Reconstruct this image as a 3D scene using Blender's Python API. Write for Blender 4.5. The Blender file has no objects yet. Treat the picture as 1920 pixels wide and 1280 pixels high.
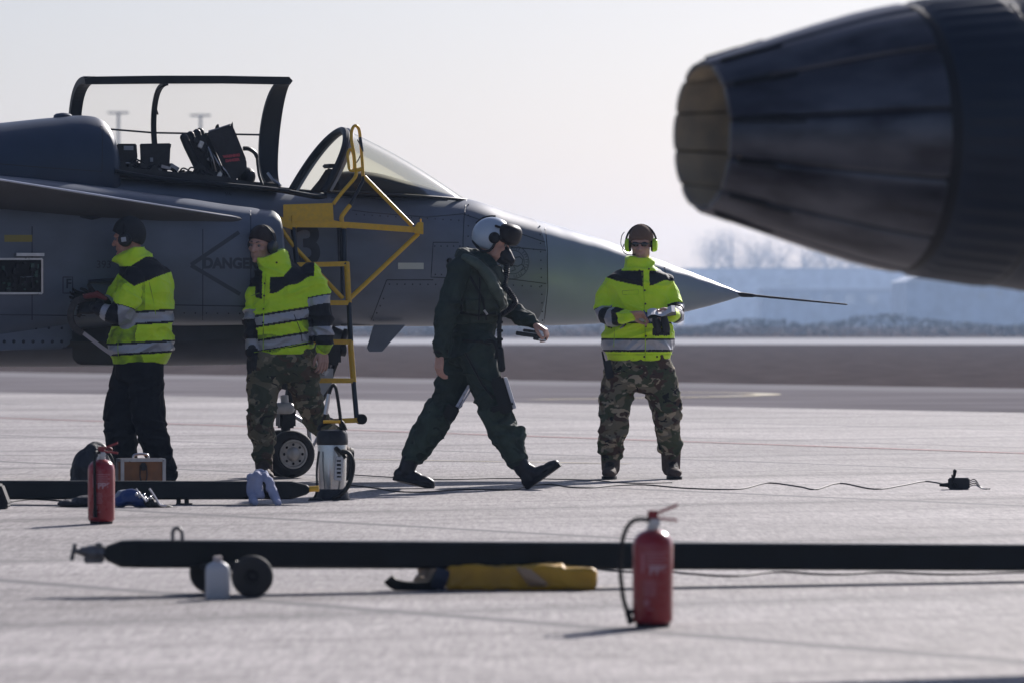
import bpy, bmesh, math, random
import numpy as np
from mathutils import Vector, Matrix, noise
from mathutils.bvhtree import BVHTree
random.seed(7)
R = math.radians
scene = bpy.context.scene
col = scene.collection

# ------------------------------------------------------------------ camera, light, exposure
H = 1.15            # camera height
F = 200/36*1920     # focal length in photo pixels
HY = 600            # row of the horizon
cam_d = bpy.data.cameras.new("camera"); cam = bpy.data.objects.new("camera", cam_d); col.objects.link(cam)
cam.location = (0, 0, H); cam.rotation_euler = (R(90), 0, 0)
cam_d.lens = 200; cam_d.sensor_width = 36; cam_d.shift_y = -(640-HY)/1920
cam_d.clip_start = 0.5; cam_d.clip_end = 6000
cam_d.dof.use_dof = True; cam_d.dof.focus_distance = 40.2; cam_d.dof.aperture_fstop = 4.8
scene.camera = cam
SUN_EL, SUN_AZ = 27.0, 25.0     # azimuth clockwise from +Y (view direction)
w = bpy.data.worlds.new("World"); scene.world = w; w.use_nodes = True
nt = w.node_tree
for n in list(nt.nodes): nt.nodes.remove(n)
wo = nt.nodes.new('ShaderNodeOutputWorld'); bg = nt.nodes.new('ShaderNodeBackground'); sk = nt.nodes.new('ShaderNodeTexSky')
sk.sky_type = 'NISHITA'; sk.sun_disc = False; sk.sun_elevation = R(SUN_EL); sk.sun_rotation = R(SUN_AZ)
sk.dust_density = 1.5; sk.air_density = 1.0; sk.ozone_density = 3.0; sk.altitude = 100
tn = nt.nodes.new('ShaderNodeMix'); tn.data_type = 'RGBA'; tn.blend_type = 'MULTIPLY'; tn.inputs[0].default_value = 1; tn.inputs[7].default_value = (.925, .95, 1.14, 1)
hs = nt.nodes.new('ShaderNodeHueSaturation'); hs.inputs['Saturation'].default_value = .78
nt.links.new(sk.outputs[0], hs.inputs['Color']); nt.links.new(hs.outputs[0], tn.inputs[6]); nt.links.new(tn.outputs[2], bg.inputs[0]); nt.links.new(bg.outputs[0], wo.inputs[0]); bg.inputs[1].default_value = 0.056
sl = bpy.data.lights.new("sun", 'SUN'); so = bpy.data.objects.new("sun", sl); col.objects.link(so)
sl.energy = 4.8; sl.angle = R(0.6); sl.color = (1.0, 0.94, 0.91)
so.rotation_euler = (R(90-SUN_EL), 0, R(180-SUN_AZ)); so.location = (10, 20, 30)
scene.view_settings.view_transform = 'Standard'; scene.view_settings.look = 'None'
scene.view_settings.exposure = 0.42; scene.view_settings.gamma = 1
scene.render.resolution_x = 1024; scene.render.resolution_y = 682

# ------------------------------------------------------------------ helpers
def P(x, y, d):                 # photo pixel + depth -> world point
    return Vector(((x-960)/F*d, d, H+(HY-y)/F*d))
def gd(y): return H*F/(y-HY)    # depth of a ground point seen at row y
def G(x, y, z=0.0):
    p = P(x, y, gd(y)); p.z = z; return p

MATS = {}
def mat(name, c, rough=.6, metal=0.0, var=0.0, vs=8.0, bump=0.0, bs=40.0, spec=.5, coat=0.0, c2=None, stretch=None, detail=6, trans=0.0, sheen=0.0):
    if name in MATS: return MATS[name]
    m = bpy.data.materials.new(name); m.use_nodes = True; MATS[name] = m
    n = m.node_tree; b = n.nodes['Principled BSDF']; L = n.links.new
    b.inputs['Base Color'].default_value = (*c, 1); b.inputs['Roughness'].default_value = rough
    b.inputs['Metallic'].default_value = metal; b.inputs['Specular IOR Level'].default_value = spec
    b.inputs['Coat Weight'].default_value = coat; b.inputs['Sheen Weight'].default_value = sheen
    if var > 0 or bump > 0 or c2:
        tc = n.nodes.new('ShaderNodeTexCoord'); mp = n.nodes.new('ShaderNodeMapping')
        L(tc.outputs['Object'], mp.inputs[0])
        if stretch: mp.inputs['Scale'].default_value = stretch
    if var > 0 or c2:
        nz = n.nodes.new('ShaderNodeTexNoise'); nz.inputs['Scale'].default_value = vs; nz.inputs['Detail'].default_value = detail
        L(mp.outputs[0], nz.inputs['Vector'])
        mx = n.nodes.new('ShaderNodeMix'); mx.data_type = 'RGBA'
        lo = c2 if c2 else tuple(max(0, v*(1-var)) for v in c); hi = c if c2 else tuple(min(1, v*(1+var)) for v in c)
        mx.inputs[6].default_value = (*lo, 1); mx.inputs[7].default_value = (*hi, 1)
        rp = n.nodes.new('ShaderNodeMapRange'); rp.inputs[1].default_value = .35; rp.inputs[2].default_value = .65
        L(nz.outputs[0], rp.inputs[0]); L(rp.outputs[0], mx.inputs[0]); L(mx.outputs[2], b.inputs['Base Color'])
        rr = n.nodes.new('ShaderNodeMapRange'); rr.inputs[3].default_value = max(0.02, rough-.08); rr.inputs[4].default_value = min(1, rough+.08)
        L(nz.outputs[0], rr.inputs[0]); L(rr.outputs[0], b.inputs['Roughness'])
    if bump > 0:
        n2 = n.nodes.new('ShaderNodeTexNoise'); n2.inputs['Scale'].default_value = bs; n2.inputs['Detail'].default_value = 5
        L(mp.outputs[0], n2.inputs['Vector'])
        bp = n.nodes.new('ShaderNodeBump'); bp.inputs['Strength'].default_value = 1; bp.inputs['Distance'].default_value = bump
        L(n2.outputs[0], bp.inputs['Height']); L(bp.outputs[0], b.inputs['Normal'])
    return m

def tag(o, label=None, cat=None, group=None, kind=None):
    if label: o['label'] = label
    if cat: o['category'] = cat
    if group: o['group'] = group
    if kind: o['kind'] = kind
    return o
def empty(name, loc, rz=0, label=None, cat=None, group=None):
    o = bpy.data.objects.new(name, None); col.objects.link(o); o.location = loc; o.rotation_euler = (0, 0, rz)
    o.empty_display_size = .1
    return tag(o, label, cat, group)
def build(name, bm, m, parent=None, loc=None, smooth=True, recalc=True):
    """bm vertices in parent's frame (or world minus loc when top-level)."""
    if recalc: bmesh.ops.recalc_face_normals(bm, faces=bm.faces)
    me = bpy.data.meshes.new(name); bm.to_mesh(me); bm.free()
    ms = m if isinstance(m, (list, tuple)) else [m]
    for k in ms: me.materials.append(k)
    if smooth:
        me.polygons.foreach_set('use_smooth', [True]*len(me.polygons))
    o = bpy.data.objects.new(name, me); col.objects.link(o)
    if smooth: 
        try: me.set_sharp_from_angle(angle=R(40))
        except Exception: pass
    if parent: o.parent = parent
    if loc is not None: o.location = loc
    return o
def tb(): return bmesh.new()
def shift(bm, off):
    for v in bm.verts: v.co -= off
    return bm

def rings(bm, rs, closed=True, cap=True, mi=0):
    vs = [[bm.verts.new(p) for p in r] for r in rs]; fs = []
    n = len(rs[0])
    for a, b in zip(vs, vs[1:]):
        for i in range(n if closed else n-1):
            j = (i+1) % n
            try: fs.append(bm.faces.new((a[i], a[j], b[j], b[i])))
            except ValueError: pass
    if cap and closed:
        for r in (vs[0][::-1], vs[-1]):
            try: fs.append(bm.faces.new(r))
            except ValueError: pass
    for f in fs: f.material_index = mi
    return vs
def frame_pts(pts):
    T = []
    for i in range(len(pts)):
        a = pts[max(0, i-1)]; b = pts[min(len(pts)-1, i+1)]
        t = (b-a); T.append(t.normalized() if t.length > 1e-9 else Vector((0, 0, 1)))
    up = Vector((0, 0, 1)) if abs(T[0].z) < .9 else Vector((0, 1, 0))
    out = []; u = (up - T[0]*up.dot(T[0])).normalized()
    for t in T:
        u = (u - t*u.dot(t)); u = u.normalized() if u.length > 1e-6 else t.orthogonal().normalized()
        out.append((u, t.cross(u), t))
    return out
def tube(bm, pts, r, n=10, round_caps=False, mi=0, square=False):
    pts = [Vector(p) for p in pts]
    rs = list(r) if isinstance(r, (list, tuple)) else [r]*len(pts)
    if round_caps:
        fr = frame_pts(pts); P0, P1 = [], []; R0, R1 = [], []
        for k in (0.02, .5, .85):
            a = k*math.pi/2
            P0.append(pts[0]-fr[0][2]*rs[0]*math.cos(a)); R0.append(rs[0]*math.sin(a))
        for k in (.85, .5, .02):
            a = k*math.pi/2
            P1.append(pts[-1]+fr[-1][2]*rs[-1]*math.cos(a)); R1.append(rs[-1]*math.sin(a))
        pts = P0+pts+P1; rs = R0+rs+R1
    fr = frame_pts(pts); rr = []
    if square: n = 4
    for p, rad, (u, v, t) in zip(pts, rs, fr):
        off = math.pi/4 if square else 0; k = math.sqrt(2) if square else 1
        rr.append([p+u*rad*k*math.cos(off+2*math.pi*i/n)+v*rad*k*math.sin(off+2*math.pi*i/n) for i in range(n)])
    return rings(bm, rr, mi=mi)
def smooth_pts(pts, k=6):
    pts = [Vector(p) for p in pts]; out = []
    for i in range(len(pts)-1):
        p0 = pts[max(0, i-1)]; p1 = pts[i]; p2 = pts[i+1]; p3 = pts[min(len(pts)-1, i+2)]
        for j in range(k):
            t = j/k
            out.append(.5*((2*p1)+(p2-p0)*t+(2*p0-5*p1+4*p2-p3)*t*t+(3*p1-p0-3*p2+p3)*t**3))
    out.append(pts[-1]); return out
def ell(bm, c, r, M=None, n=16, mi=0):
    mm = Matrix.Translation(c) @ (M.to_4x4() if M else Matrix.Identity(4)) @ Matrix.Diagonal((r[0], r[1], r[2], 1))
    g = bmesh.ops.create_uvsphere(bm, u_segments=n, v_segments=n*3//4, radius=1, matrix=mm)
    for v in g['verts']:
        for f in v.link_faces: f.material_index = mi
def box(bm, c, s, M=None, bev=0.0, mi=0):
    mm = Matrix.Translation(c) @ (M.to_4x4() if M else Matrix.Identity(4)) @ Matrix.Diagonal((s[0], s[1], s[2], 1))
    g = bmesh.ops.create_cube(bm, size=1, matrix=mm)
    fs = set(f for v in g['verts'] for f in v.link_faces)
    for f in fs: f.material_index = mi
    if bev > 0:
        es = list(set(e for v in g['verts'] for e in v.link_edges))
        r = bmesh.ops.bevel(bm, geom=es, offset=bev, segments=2, affect='EDGES')
        for f in r['faces']: f.material_index = mi
def lathe(bm, prof, origin=Vector((0, 0, 0)), ax=Vector((0, 0, 1)), n=32, mi=0, cap=True):
    ax = ax.normalized(); u = ax.orthogonal().normalized(); v = ax.cross(u); rr = []
    for s, r in prof:
        rr.append([origin+ax*s+u*r*math.cos(2*math.pi*i/n)+v*r*math.sin(2*math.pi*i/n) for i in range(n)])
    return rings(bm, rr, mi=mi, cap=cap)
def prism(bm, A, B, mi=0, bev=0):
    va = [bm.verts.new(p) for p in A]; vb = [bm.verts.new(p) for p in B]; fs = []
    fs.append(bm.faces.new(va)); fs.append(bm.faces.new(vb[::-1])); n = len(va)
    for i in range(n): fs.append(bm.faces.new((va[i], va[(i+1) % n], vb[(i+1) % n], vb[i])))
    for f in fs: f.material_index = mi
    if bev:
        r = bmesh.ops.bevel(bm, geom=list(set(e for f in fs for e in f.edges)), offset=bev, segments=2, affect='EDGES')
        for f in r['faces']: f.material_index = mi
def remesh(bm, vox, sm=2, fac=.5):
    me = bpy.data.meshes.new('t'); bmesh.ops.recalc_face_normals(bm, faces=bm.faces)
    bmesh.ops.triangulate(bm, faces=[f for f in bm.faces if len(f.verts) > 4]); bm.to_mesh(me); bm.free()
    o = bpy.data.objects.new('t', me); col.objects.link(o)
    md = o.modifiers.new('r', 'REMESH'); md.mode = 'VOXEL'; md.voxel_size = vox
    if sm:
        s = o.modifiers.new('s', 'SMOOTH'); s.iterations = sm; s.factor = fac
    dg = bpy.context.evaluated_depsgraph_get(); dg.update()
    m2 = bpy.data.meshes.new_from_object(o.evaluated_get(dg))
    bpy.data.objects.remove(o); bpy.data.meshes.remove(me)
    return m2
def coords(me):
    a = np.empty(len(me.vertices)*3, np.float32); me.vertices.foreach_get('co', a); return a.reshape(-1, 3)
def normals(me):
    a = np.empty(len(me.vertices)*3, np.float32); me.vertices.foreach_get('normal', a); return a.reshape(-1, 3)
def centers(me):
    a = np.empty(len(me.polygons)*3, np.float32); me.polygons.foreach_get('center', a); return a.reshape(-1, 3)
def setco(me, a): me.vertices.foreach_set('co', a.astype(np.float32).ravel()); me.update()
def finish(name, me, mats, parent=None, loc=None, idx=None):
    me.materials.clear()
    for m in (mats if isinstance(mats, (list, tuple)) else [mats]): me.materials.append(m)
    if idx is not None: me.polygons.foreach_set('material_index', idx.astype(np.int32))
    me.polygons.foreach_set('use_smooth', [True]*len(me.polygons)); me.name = name
    o = bpy.data.objects.new(name, me); col.objects.link(o)
    if parent: o.parent = parent
    if loc is not None: o.location = loc
    return o
def wrinkle(me, amp, sc=9.0, stretch=(1, 1, 2.2), seed=0, extra=None):
    co = coords(me); no = normals(me); out = co.copy()
    for i in range(len(co)):
        p = Vector((co[i, 0]*stretch[0]+seed, co[i, 1]*stretch[1], co[i, 2]*stretch[2]))
        q = noise.noise_vector(p*sc*.4)*.5
        a = 1-min(1, abs(noise.noise(p*sc*.45+q*1.8))*3.4)
        b = 1-min(1, abs(noise.noise(p*sc*1.05+q*2.4+Vector((5, 2, 1))))*3.4)
        k = a*.95+b*.32-.5+.45*noise.noise(p*sc*.3)
        if extra: k *= extra(co[i])
        out[i] += no[i]*amp*k
    setco(me, out)
def nlink(m): return m.node_tree.nodes, m.node_tree.links.new
def text_mesh(body, size, m=None, bold=0.0):
    cu = bpy.data.curves.new('t', 'FONT'); cu.body = body; cu.size = size; cu.offset = bold; cu.align_x = 'CENTER'; cu.align_y = 'CENTER'
    o = bpy.data.objects.new('t', cu); col.objects.link(o)
    dg = bpy.context.evaluated_depsgraph_get(); dg.update()
    me = bpy.data.meshes.new_from_object(o.evaluated_get(dg)); bm = bmesh.new(); bm.from_mesh(me)
    bpy.data.objects.remove(o); bpy.data.curves.remove(cu); bpy.data.meshes.remove(me)
    return bm

# ------------------------------------------------------------------ setting: ground sheets
def sheet(name, pts, z, m, label=None):
    bm = tb(); vs = [bm.verts.new((p[0], p[1], z)) for p in pts]; bm.faces.new(vs)
    if bm.faces: 
        bm.faces.ensure_lookup_table(); bm.normal_update()
        if bm.faces[0].normal.z < 0: bmesh.ops.reverse_faces(bm, faces=bm.faces)
    o = build(name, bm, m, smooth=False, recalc=False); o['kind'] = 'structure'; return o
JA = R(33.5)
def concrete():
    m = bpy.data.materials.new('concrete'); m.use_nodes = True; N, L = nlink(m); b = N['Principled BSDF']
    tc = N.new('ShaderNodeTexCoord'); mp = N.new('ShaderNodeMapping'); mp.inputs['Rotation'].default_value = (0, 0, -JA)
    L(tc.outputs['Object'], mp.inputs[0]); sp = N.new('ShaderNodeSeparateXYZ'); L(mp.outputs[0], sp.inputs[0])
    def math_(op, a, b_=None, c=None):
        n = N.new('ShaderNodeMath'); n.operation = op
        for i, v in enumerate((a, b_, c)):
            if v is None: continue
            if isinstance(v, (int, float)): n.inputs[i].default_value = v
            else: L(v, n.inputs[i])
        return n.outputs[0]
    wob = N.new('ShaderNodeTexNoise'); wob.inputs['Scale'].default_value = 1.5; wob.inputs['Detail'].default_value = 5; L(tc.outputs['Object'], wob.inputs['Vector'])
    def joint(c, sp_, off, wd):
        p = math_('PINGPONG', math_('ADD', c, off), sp_/2)
        p = math_('ADD', p, math_('MULTIPLY', math_('SUBTRACT', wob.outputs[0], .5), .08))
        mr = N.new('ShaderNodeMapRange'); L(p, mr.inputs[0]); mr.inputs[1].default_value = wd*.45; mr.inputs[2].default_value = wd; mr.inputs[3].default_value = 1; mr.inputs[4].default_value = 0
        return mr.outputs[0]
    j = math_('MAXIMUM', joint(sp.outputs[0], 5.0, 3.1, .11), joint(sp.outputs[1], 5.0, 1.3, .05))
    def nz(scale, det=6, sx=1, rough=.6, sy=1):
        t = N.new('ShaderNodeTexNoise'); t.inputs['Scale'].default_value = scale; t.inputs['Detail'].default_value = det; t.inputs['Roughness'].default_value = rough
        mm = N.new('ShaderNodeMapping'); mm.inputs['Scale'].default_value = (sx, sy, 1); L(tc.outputs['Object'], mm.inputs[0]); L(mm.outputs[0], t.inputs['Vector']); return t.outputs[0]
    big = nz(.35, 5); mid = nz(1.3, 8, .25, .7); fine = nz(38, 4, 1, .8); pit = nz(9, 6, .5, .75)
    r1 = N.new('ShaderNodeValToRGB'); L(big, r1.inputs[0])
    r1.color_ramp.elements[0].position = .35; r1.color_ramp.elements[0].color = (.292, .266, .260, 1)
    r1.color_ramp.elements[1].position = .66; r1.color_ramp.elements[1].color = (.408, .376, .368, 1)
    def mul(c, f, lo, hi, a, z):
        mr = N.new('ShaderNodeMapRange'); L(f, mr.inputs[0]); mr.inputs[1].default_value = lo; mr.inputs[2].default_value = hi; mr.inputs[3].default_value = a; mr.inputs[4].default_value = z
        mx = N.new('ShaderNodeMix'); mx.data_type = 'RGBA'; mx.blend_type = 'MULTIPLY'; mx.inputs[0].default_value = 1
        L(c, mx.inputs[6]); cc = N.new('ShaderNodeCombineColor'); 
        for k in range(3): L(mr.outputs[0], cc.inputs[k])
        L(cc.outputs[0], mx.inputs[7]); return mx.outputs[2]
    c = mul(r1.outputs[0], mid, .3, .7, .84, 1.12)
    c = mul(c, fine, .3, .7, .55, 1.4); c = mul(c, pit, .54, .66, 1.0, .42); strk = nz(5.5, 9, .10, .8); c = mul(c, strk, .36, .44, .52, 1.0); broom_shade = nz(48, 3, 1, .8, .055); c = mul(c, broom_shade, .3, .7, .62, 1.30); stain = nz(.9, 9, .3, .8); c = mul(c, stain, .54, .62, 1.0, .8)  # stretched broom grain also carries the rough surface's tiny shadows in colour
    band = math_('MULTIPLY', joint(sp.outputs[1], 5.0, 1.3, .42), 1.0)
    band2 = joint(sp.outputs[1], 2.5, .2, .16)
    c = mul(c, math_('MULTIPLY', math_('MAXIMUM', band, math_('MULTIPLY', band2, .7)), math_('SUBTRACT', math_('MULTIPLY', mid, 2.2), .55)), 0, 1, 1.0, .55)
    # slab to slab tone
    wn = N.new('ShaderNodeTexWhiteNoise'); wn.noise_dimensions = '2D'; cb = N.new('ShaderNodeCombineXYZ')
    L(math_('FLOOR', math_('DIVIDE', math_('ADD', sp.outputs[0], 3.1), 5)), cb.inputs[0]); L(math_('FLOOR', math_('DIVIDE', math_('ADD', sp.outputs[1], 1.3), 5)), cb.inputs[1]); L(cb.outputs[0], wn.inputs['Vector'])
    c = mul(c, wn.outputs['Value'], 0, 1, .84, 1.08)
    spot = nz(2.3, 4, .8, .5); c = mul(c, spot, .70, .74, 1.0, .72)
    mx = N.new('ShaderNodeMix'); mx.data_type = 'RGBA'; L(math_('MULTIPLY', j, .92), mx.inputs[0]); L(c, mx.inputs[6]); mx.inputs[7].default_value = (.1, .095, .1, 1)
    L(mx.outputs[2], b.inputs['Base Color']); b.inputs['Roughness'].default_value = .72; b.inputs['Specular IOR Level'].default_value = .35
    bp = N.new('ShaderNodeBump'); bp.inputs['Distance'].default_value = .006; L(fine, bp.inputs['Height']); L(bp.outputs[0], b.inputs['Normal'])
    return m
m_conc = concrete()
m_asph = mat('asphalt', (.215, .20, .207), 1.0, var=.2, vs=.6, spec=.0, stretch=(.4, 1, 1))
m_paleconc = mat('pale_concrete', (.27, .26, .265), 1.0, spec=0, var=.15, vs=.8, stretch=(.3, 1, 1))
m_field = mat('dry_grass', (.115, .096, .094), 1.0, c2=(.058, .047, .047), var=.2, vs=1.2, detail=8, spec=.0)
m_run = mat('runway_concrete', (.32, .32, .335), .8, spec=.1, var=.1, vs=.1, stretch=(.2, 1, 1))
sheet('ground', [(-500, -60), (500, -60), (500, 1700), (-500, 1700)], 0, m_field)
def line2(x0, y0, x1, y1, ext=60):
    a = G(x0, y0); b = G(x1, y1); t = (b-a).normalized(); return a-t*ext, b+t*ext
a, b = line2(0, 737, 1920, 775, 60)
sheet('apron', [(b.x, b.y), (a.x, a.y), (-90, a.y), (-90, -20), (60, -20), (60, b.y)][0:6], .012, m_conc)
a2, b2 = line2(0, 706, 1920, 737, 90)
sheet('taxiway', [(a.x, a.y), (b.x, b.y), (b2.x, b2.y), (a2.x, a2.y)], .008, m_asph)
a3, b3 = line2(0, 697, 1920, 728, 110)
sheet('taxiway_shoulder', [(a2.x, a2.y), (b2.x, b2.y), (b3.x, b3.y), (a3.x, a3.y)], .004, m_paleconc)
sheet('runway', [(-400, 270), (400, 270), (400, 360), (-400, 360)], .004, m_run)
# painted lines
def stripe(name, pts, wd, z, m):
    bm = tb(); L_, R_ = [], []
    for i, p in enumerate(pts):
        q0 = pts[max(0, i-1)]; q1 = pts[min(len(pts)-1, i+1)]; t = (q1-q0); t.z = 0; t.normalize(); n = Vector((-t.y, t.x, 0))
        L_.append(bm.verts.new((p.x+n.x*wd/2, p.y+n.y*wd/2, z))); R_.append(bm.verts.new((p.x-n.x*wd/2, p.y-n.y*wd/2, z)))
    for i in range(len(pts)-1): bm.faces.new((L_[i], R_[i], R_[i+1], L_[i+1]))
    o = build(name, bm, m, smooth=False); o['kind'] = 'structure'; return o
m_redp = mat('red_paint', (.33, .1, .1), .7, c2=(.25, .16, .15), vs=3)
m_yelp = mat('yellow_paint', (.5, .4, .2), .7, c2=(.36, .33, .27), vs=4)
stripe('red_line', [G(-900, 753.6), G(1920+600, 873)], .17, .016, m_redp)
stripe('yellow_taxi_line', smooth_pts([G(1180, 872), G(1000, 869), G(700, 864), G(560, 862)]), .10, .016, m_yelp)
yl = smooth_pts([G(1000, 750), G(1250, 746.5), G(1400, 743), G(1440, 740), G(1380, 737.5), G(1150, 735)])
stripe('yellow_lead_line', yl, .4, .016, m_yelp)

# ------------------------------------------------------------------ far background
m_hang = mat('hazed_cladding', (.78, .82, .88), .7, var=.15, vs=.3)  # pale tone puts part of the haze fade into cladding and roofs
m_hang2 = mat('hazed_cladding_dark', (.50, .57, .66), .7, var=.15, vs=.3)
m_roof = mat('hazed_roof', (.6, .63, .68), .6, var=.1, vs=.2)
m_win = mat('far_window', (.5, .55, .6), .15, metal=.0, spec=.9)
m_bark = mat('hazed_bark', (.3, .27, .25), .9, var=.3, vs=3)
m_twig = mat('hazed_twigs', (.34, .31, .29), .9, var=.3, vs=2)  # bark and twigs paled, some of the haze fade is in their colour
m_hedge = mat('hazed_hedge_leaves', (.22, .26, .29), .9, var=.1, vs=1.5)  # blue-grey leaf colour stands in for thicker haze
def X_at(x, d): return (x-960)/F*d
def building(x0, x1, ytop, d, depth, label, m, roof='flat', wins=None, ridge=0, cat='building'):
    X0, X1 = X_at(x0, d), X_at(x1, d); zt = H+(HY-ytop)/F*d
    rt = empty('hangar_building', ((X0+X1)/2, d, 0), 0, label, cat)
    bm = tb(); W_ = X1-X0
    box(bm, Vector((0, depth/2, zt/2)), (W_, depth, zt)); build('wall', bm, m, rt, smooth=False)
    bm = tb()
    if roof == 'gable':
        A = [Vector((-W_/2-.3, -.4, zt+.003)), Vector((W_/2+.3, -.4, zt+.003)), Vector((W_/2*.72, -.4, zt+ridge)), Vector((-W_/2*.72, -.4, zt+ridge))]
        prism(bm, A, [p+Vector((0, depth+.8, 0)) for p in A])
    else:
        box(bm, Vector((0, depth/2, zt+.15)), (W_+.6, depth+.6, .29))
    build('roof', bm, m_roof, rt, smooth=False)
    for (wx0, wx1, wy0, wy1) in (wins or []):
        a_, b_ = X_at(wx0, d)-(X0+X1)/2, X_at(wx1, d)-(X0+X1)/2; z0, z1 = H+(HY-wy1)/F*d, H+(HY-wy0)/F*d
        bm = tb(); box(bm, Vector(((a_+b_)/2, -.03, (z0+z1)/2)), (b_-a_, .1, z1-z0)); build('window', bm, m_win, rt, smooth=False)
    return rt
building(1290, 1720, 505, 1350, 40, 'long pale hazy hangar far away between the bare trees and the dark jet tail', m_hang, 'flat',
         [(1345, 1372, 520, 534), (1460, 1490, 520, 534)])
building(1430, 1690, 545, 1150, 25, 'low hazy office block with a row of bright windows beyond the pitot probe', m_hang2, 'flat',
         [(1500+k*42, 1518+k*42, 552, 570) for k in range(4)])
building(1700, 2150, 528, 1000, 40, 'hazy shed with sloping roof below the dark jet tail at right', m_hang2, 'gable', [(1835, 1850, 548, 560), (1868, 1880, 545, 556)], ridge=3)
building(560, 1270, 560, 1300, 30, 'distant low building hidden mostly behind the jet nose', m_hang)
def bare_tree(x, ytop, d, w, label, seed):
    rng = random.Random(seed); h = H+(HY-ytop)/F*d
    rt = empty('bare_tree', (X_at(x, d), d, 0), 0, label, 'tree', 'bare trees in the far haze')
    bm = tb(); tube(bm, [(0, 0, 0), (.1, 0, h*.3), (0, .1, h*.55), (.1, 0, h*.9)], [.6, .48, .3, .1], n=7); 
    limbs = []
    for k in range(9):
        z = h*(.25+.06*k); a = rng.uniform(0, 6.28); L_ = w*(.55-.03*k)
        p0 = Vector((0, 0, z)); p1 = p0+Vector((math.cos(a)*L_*.5, math.sin(a)*L_*.5, L_*.5)); p2 = p1+Vector((math.cos(a)*L_*.45, math.sin(a)*L_*.45, L_*.55))
        tube(bm, [p0, p1, p2], [.25, .16, .06], n=5); limbs += [p1, p2, (p1+p2)/2]
    build('trunk', bm, m_bark, rt)
    bm = tb()
    for k in range(1500):
        c = rng.choice(limbs)+Vector((rng.gauss(0, w*.13), rng.gauss(0, w*.13), rng.gauss(0, w*.14)+.2))
        if c.z > h or c.z < h*.2: continue
        t = Vector((rng.gauss(0, 1), rng.gauss(0, 1), rng.gauss(.6, 1))).normalized(); s = t.orthogonal().normalized()*.05; L_ = rng.uniform(.6, 1.8)
        bm.faces.new([bm.verts.new(c-s), bm.verts.new(c+s), bm.verts.new(c+t*L_)])
    build('crown', bm, m_twig, rt, smooth=False)
for i, (x, y, w_) in enumerate([(1335, 432, 6), (1372, 428, 7), (1418, 438, 6.5), (1462, 447, 6), (1505, 452, 6), (1548, 455, 6.5), (1592, 462, 6), (1640, 466, 6)]):
    bare_tree(x, y, 1450+12*(i % 3), w_*2.1, ['leftmost', 'second from left', 'third from left', 'fourth from left', 'fifth from left', 'sixth from left', 'seventh from left', 'rightmost'][i]+' of the bare hazy trees rising behind the far hangar', 40+i)
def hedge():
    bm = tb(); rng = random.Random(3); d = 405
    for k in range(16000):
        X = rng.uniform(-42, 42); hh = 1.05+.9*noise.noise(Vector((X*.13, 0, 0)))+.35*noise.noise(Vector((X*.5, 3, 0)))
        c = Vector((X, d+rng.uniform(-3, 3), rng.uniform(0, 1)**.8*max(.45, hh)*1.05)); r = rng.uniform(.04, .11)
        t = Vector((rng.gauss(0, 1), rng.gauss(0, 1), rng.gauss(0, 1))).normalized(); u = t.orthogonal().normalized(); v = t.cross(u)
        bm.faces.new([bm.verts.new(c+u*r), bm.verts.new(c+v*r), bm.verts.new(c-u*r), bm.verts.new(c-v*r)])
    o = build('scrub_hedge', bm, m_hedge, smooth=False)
    tag(o, 'long haze-blue scrub hedge running along the far side of the airfield', 'hedge', kind='stuff')
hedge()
m_steel = mat('mast_steel', (.12, .13, .15), .5, metal=.6)
for i, (x, yt) in enumerate([(222, 212), (376, 217)]):
    d = 520; zt = H+(HY-yt)/F*d
    rt = empty('floodlight_mast', (X_at(x, d), d, 0), 0, ['hazy floodlight mast seen through the rear pane of the open canopy', 'hazy floodlight mast seen through the front pane just above the ejection seat'][i], 'lamp mast', 'floodlight masts far behind the jet')
    bm = tb(); tube(bm, [(0, 0, 0), (0, 0, zt)], [.2, .12], n=10); build('pole', bm, m_steel, rt)
    bm = tb(); tube(bm, [(-.9, 0, zt), (.9, 0, zt)], .09, n=8)
    for k in range(5): box(bm, Vector((-.85+k*.42, -.1, zt+.02)), (.3, .3, .09))
    build('lamp_head', bm, m_steel, rt, smooth=False)

# ------------------------------------------------------------------ main jet
TH = R(20); CT, ST = math.cos(TH), math.sin(TH)
JD = 41.3; JX = (545-960)/F*JD
def JL(x, y, lat=0.0):
    u = (x-960)/F
    s = (u*(JD+lat*CT)-JX+lat*ST)/(CT-u*ST); d = JD+s*ST+lat*CT
    return Vector((s, lat, H+(HY-y)/F*d))
m_grey = mat('jet_grey', (.125, .145, .185), .40, var=.14, vs=2.2, bump=.0008, bs=6, spec=.4, stretch=(1, 1, 2))
m_grey_l = mat('jet_light_grey', (.21, .225, .245), .4, var=.08, vs=2, spec=.5)
m_radome = mat('radome_sheen_grey', (.215, .255, .32), .36, var=.06, vs=3, spec=.5)  # lighter, bluer tone puts the nose's reflected sheen into the colour
m_spine = mat('spine_shade_navy', (.030, .048, .085), .42, var=.12, vs=2.5, spec=.35)  # navy shade of the jet's upper side put into the spine colour
m_canard = mat('canard_paint', (.10, .095, .098), .5, var=.1, vs=3, spec=.3)
m_mark = mat('marking_grey', (.03, .036, .05), .55)
m_line = mat('panel_line', (.022, .027, .038), .6)
m_black = mat('black_rubber', (.009, .009, .011), .6, spec=.25)
m_frame = mat('canopy_frame_black', (.010, .012, .016), .45, spec=.3)
m_satin = mat('satin_black', (.014, .015, .019), .5, var=.3, vs=30, spec=.35)
m_cock = mat('cockpit_dark', (.02, .021, .024), .7)
m_cream = mat('formation_light', (.5, .52, .46), .5)
m_ylight = mat('formation_strip_yellow', (.28, .23, .05), .5)
m_alu = mat('aluminium', (.5, .5, .52), .3, metal=.9, var=.1, vs=20)
m_white = mat('white_paint', (.62, .62, .62), .4)
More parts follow.
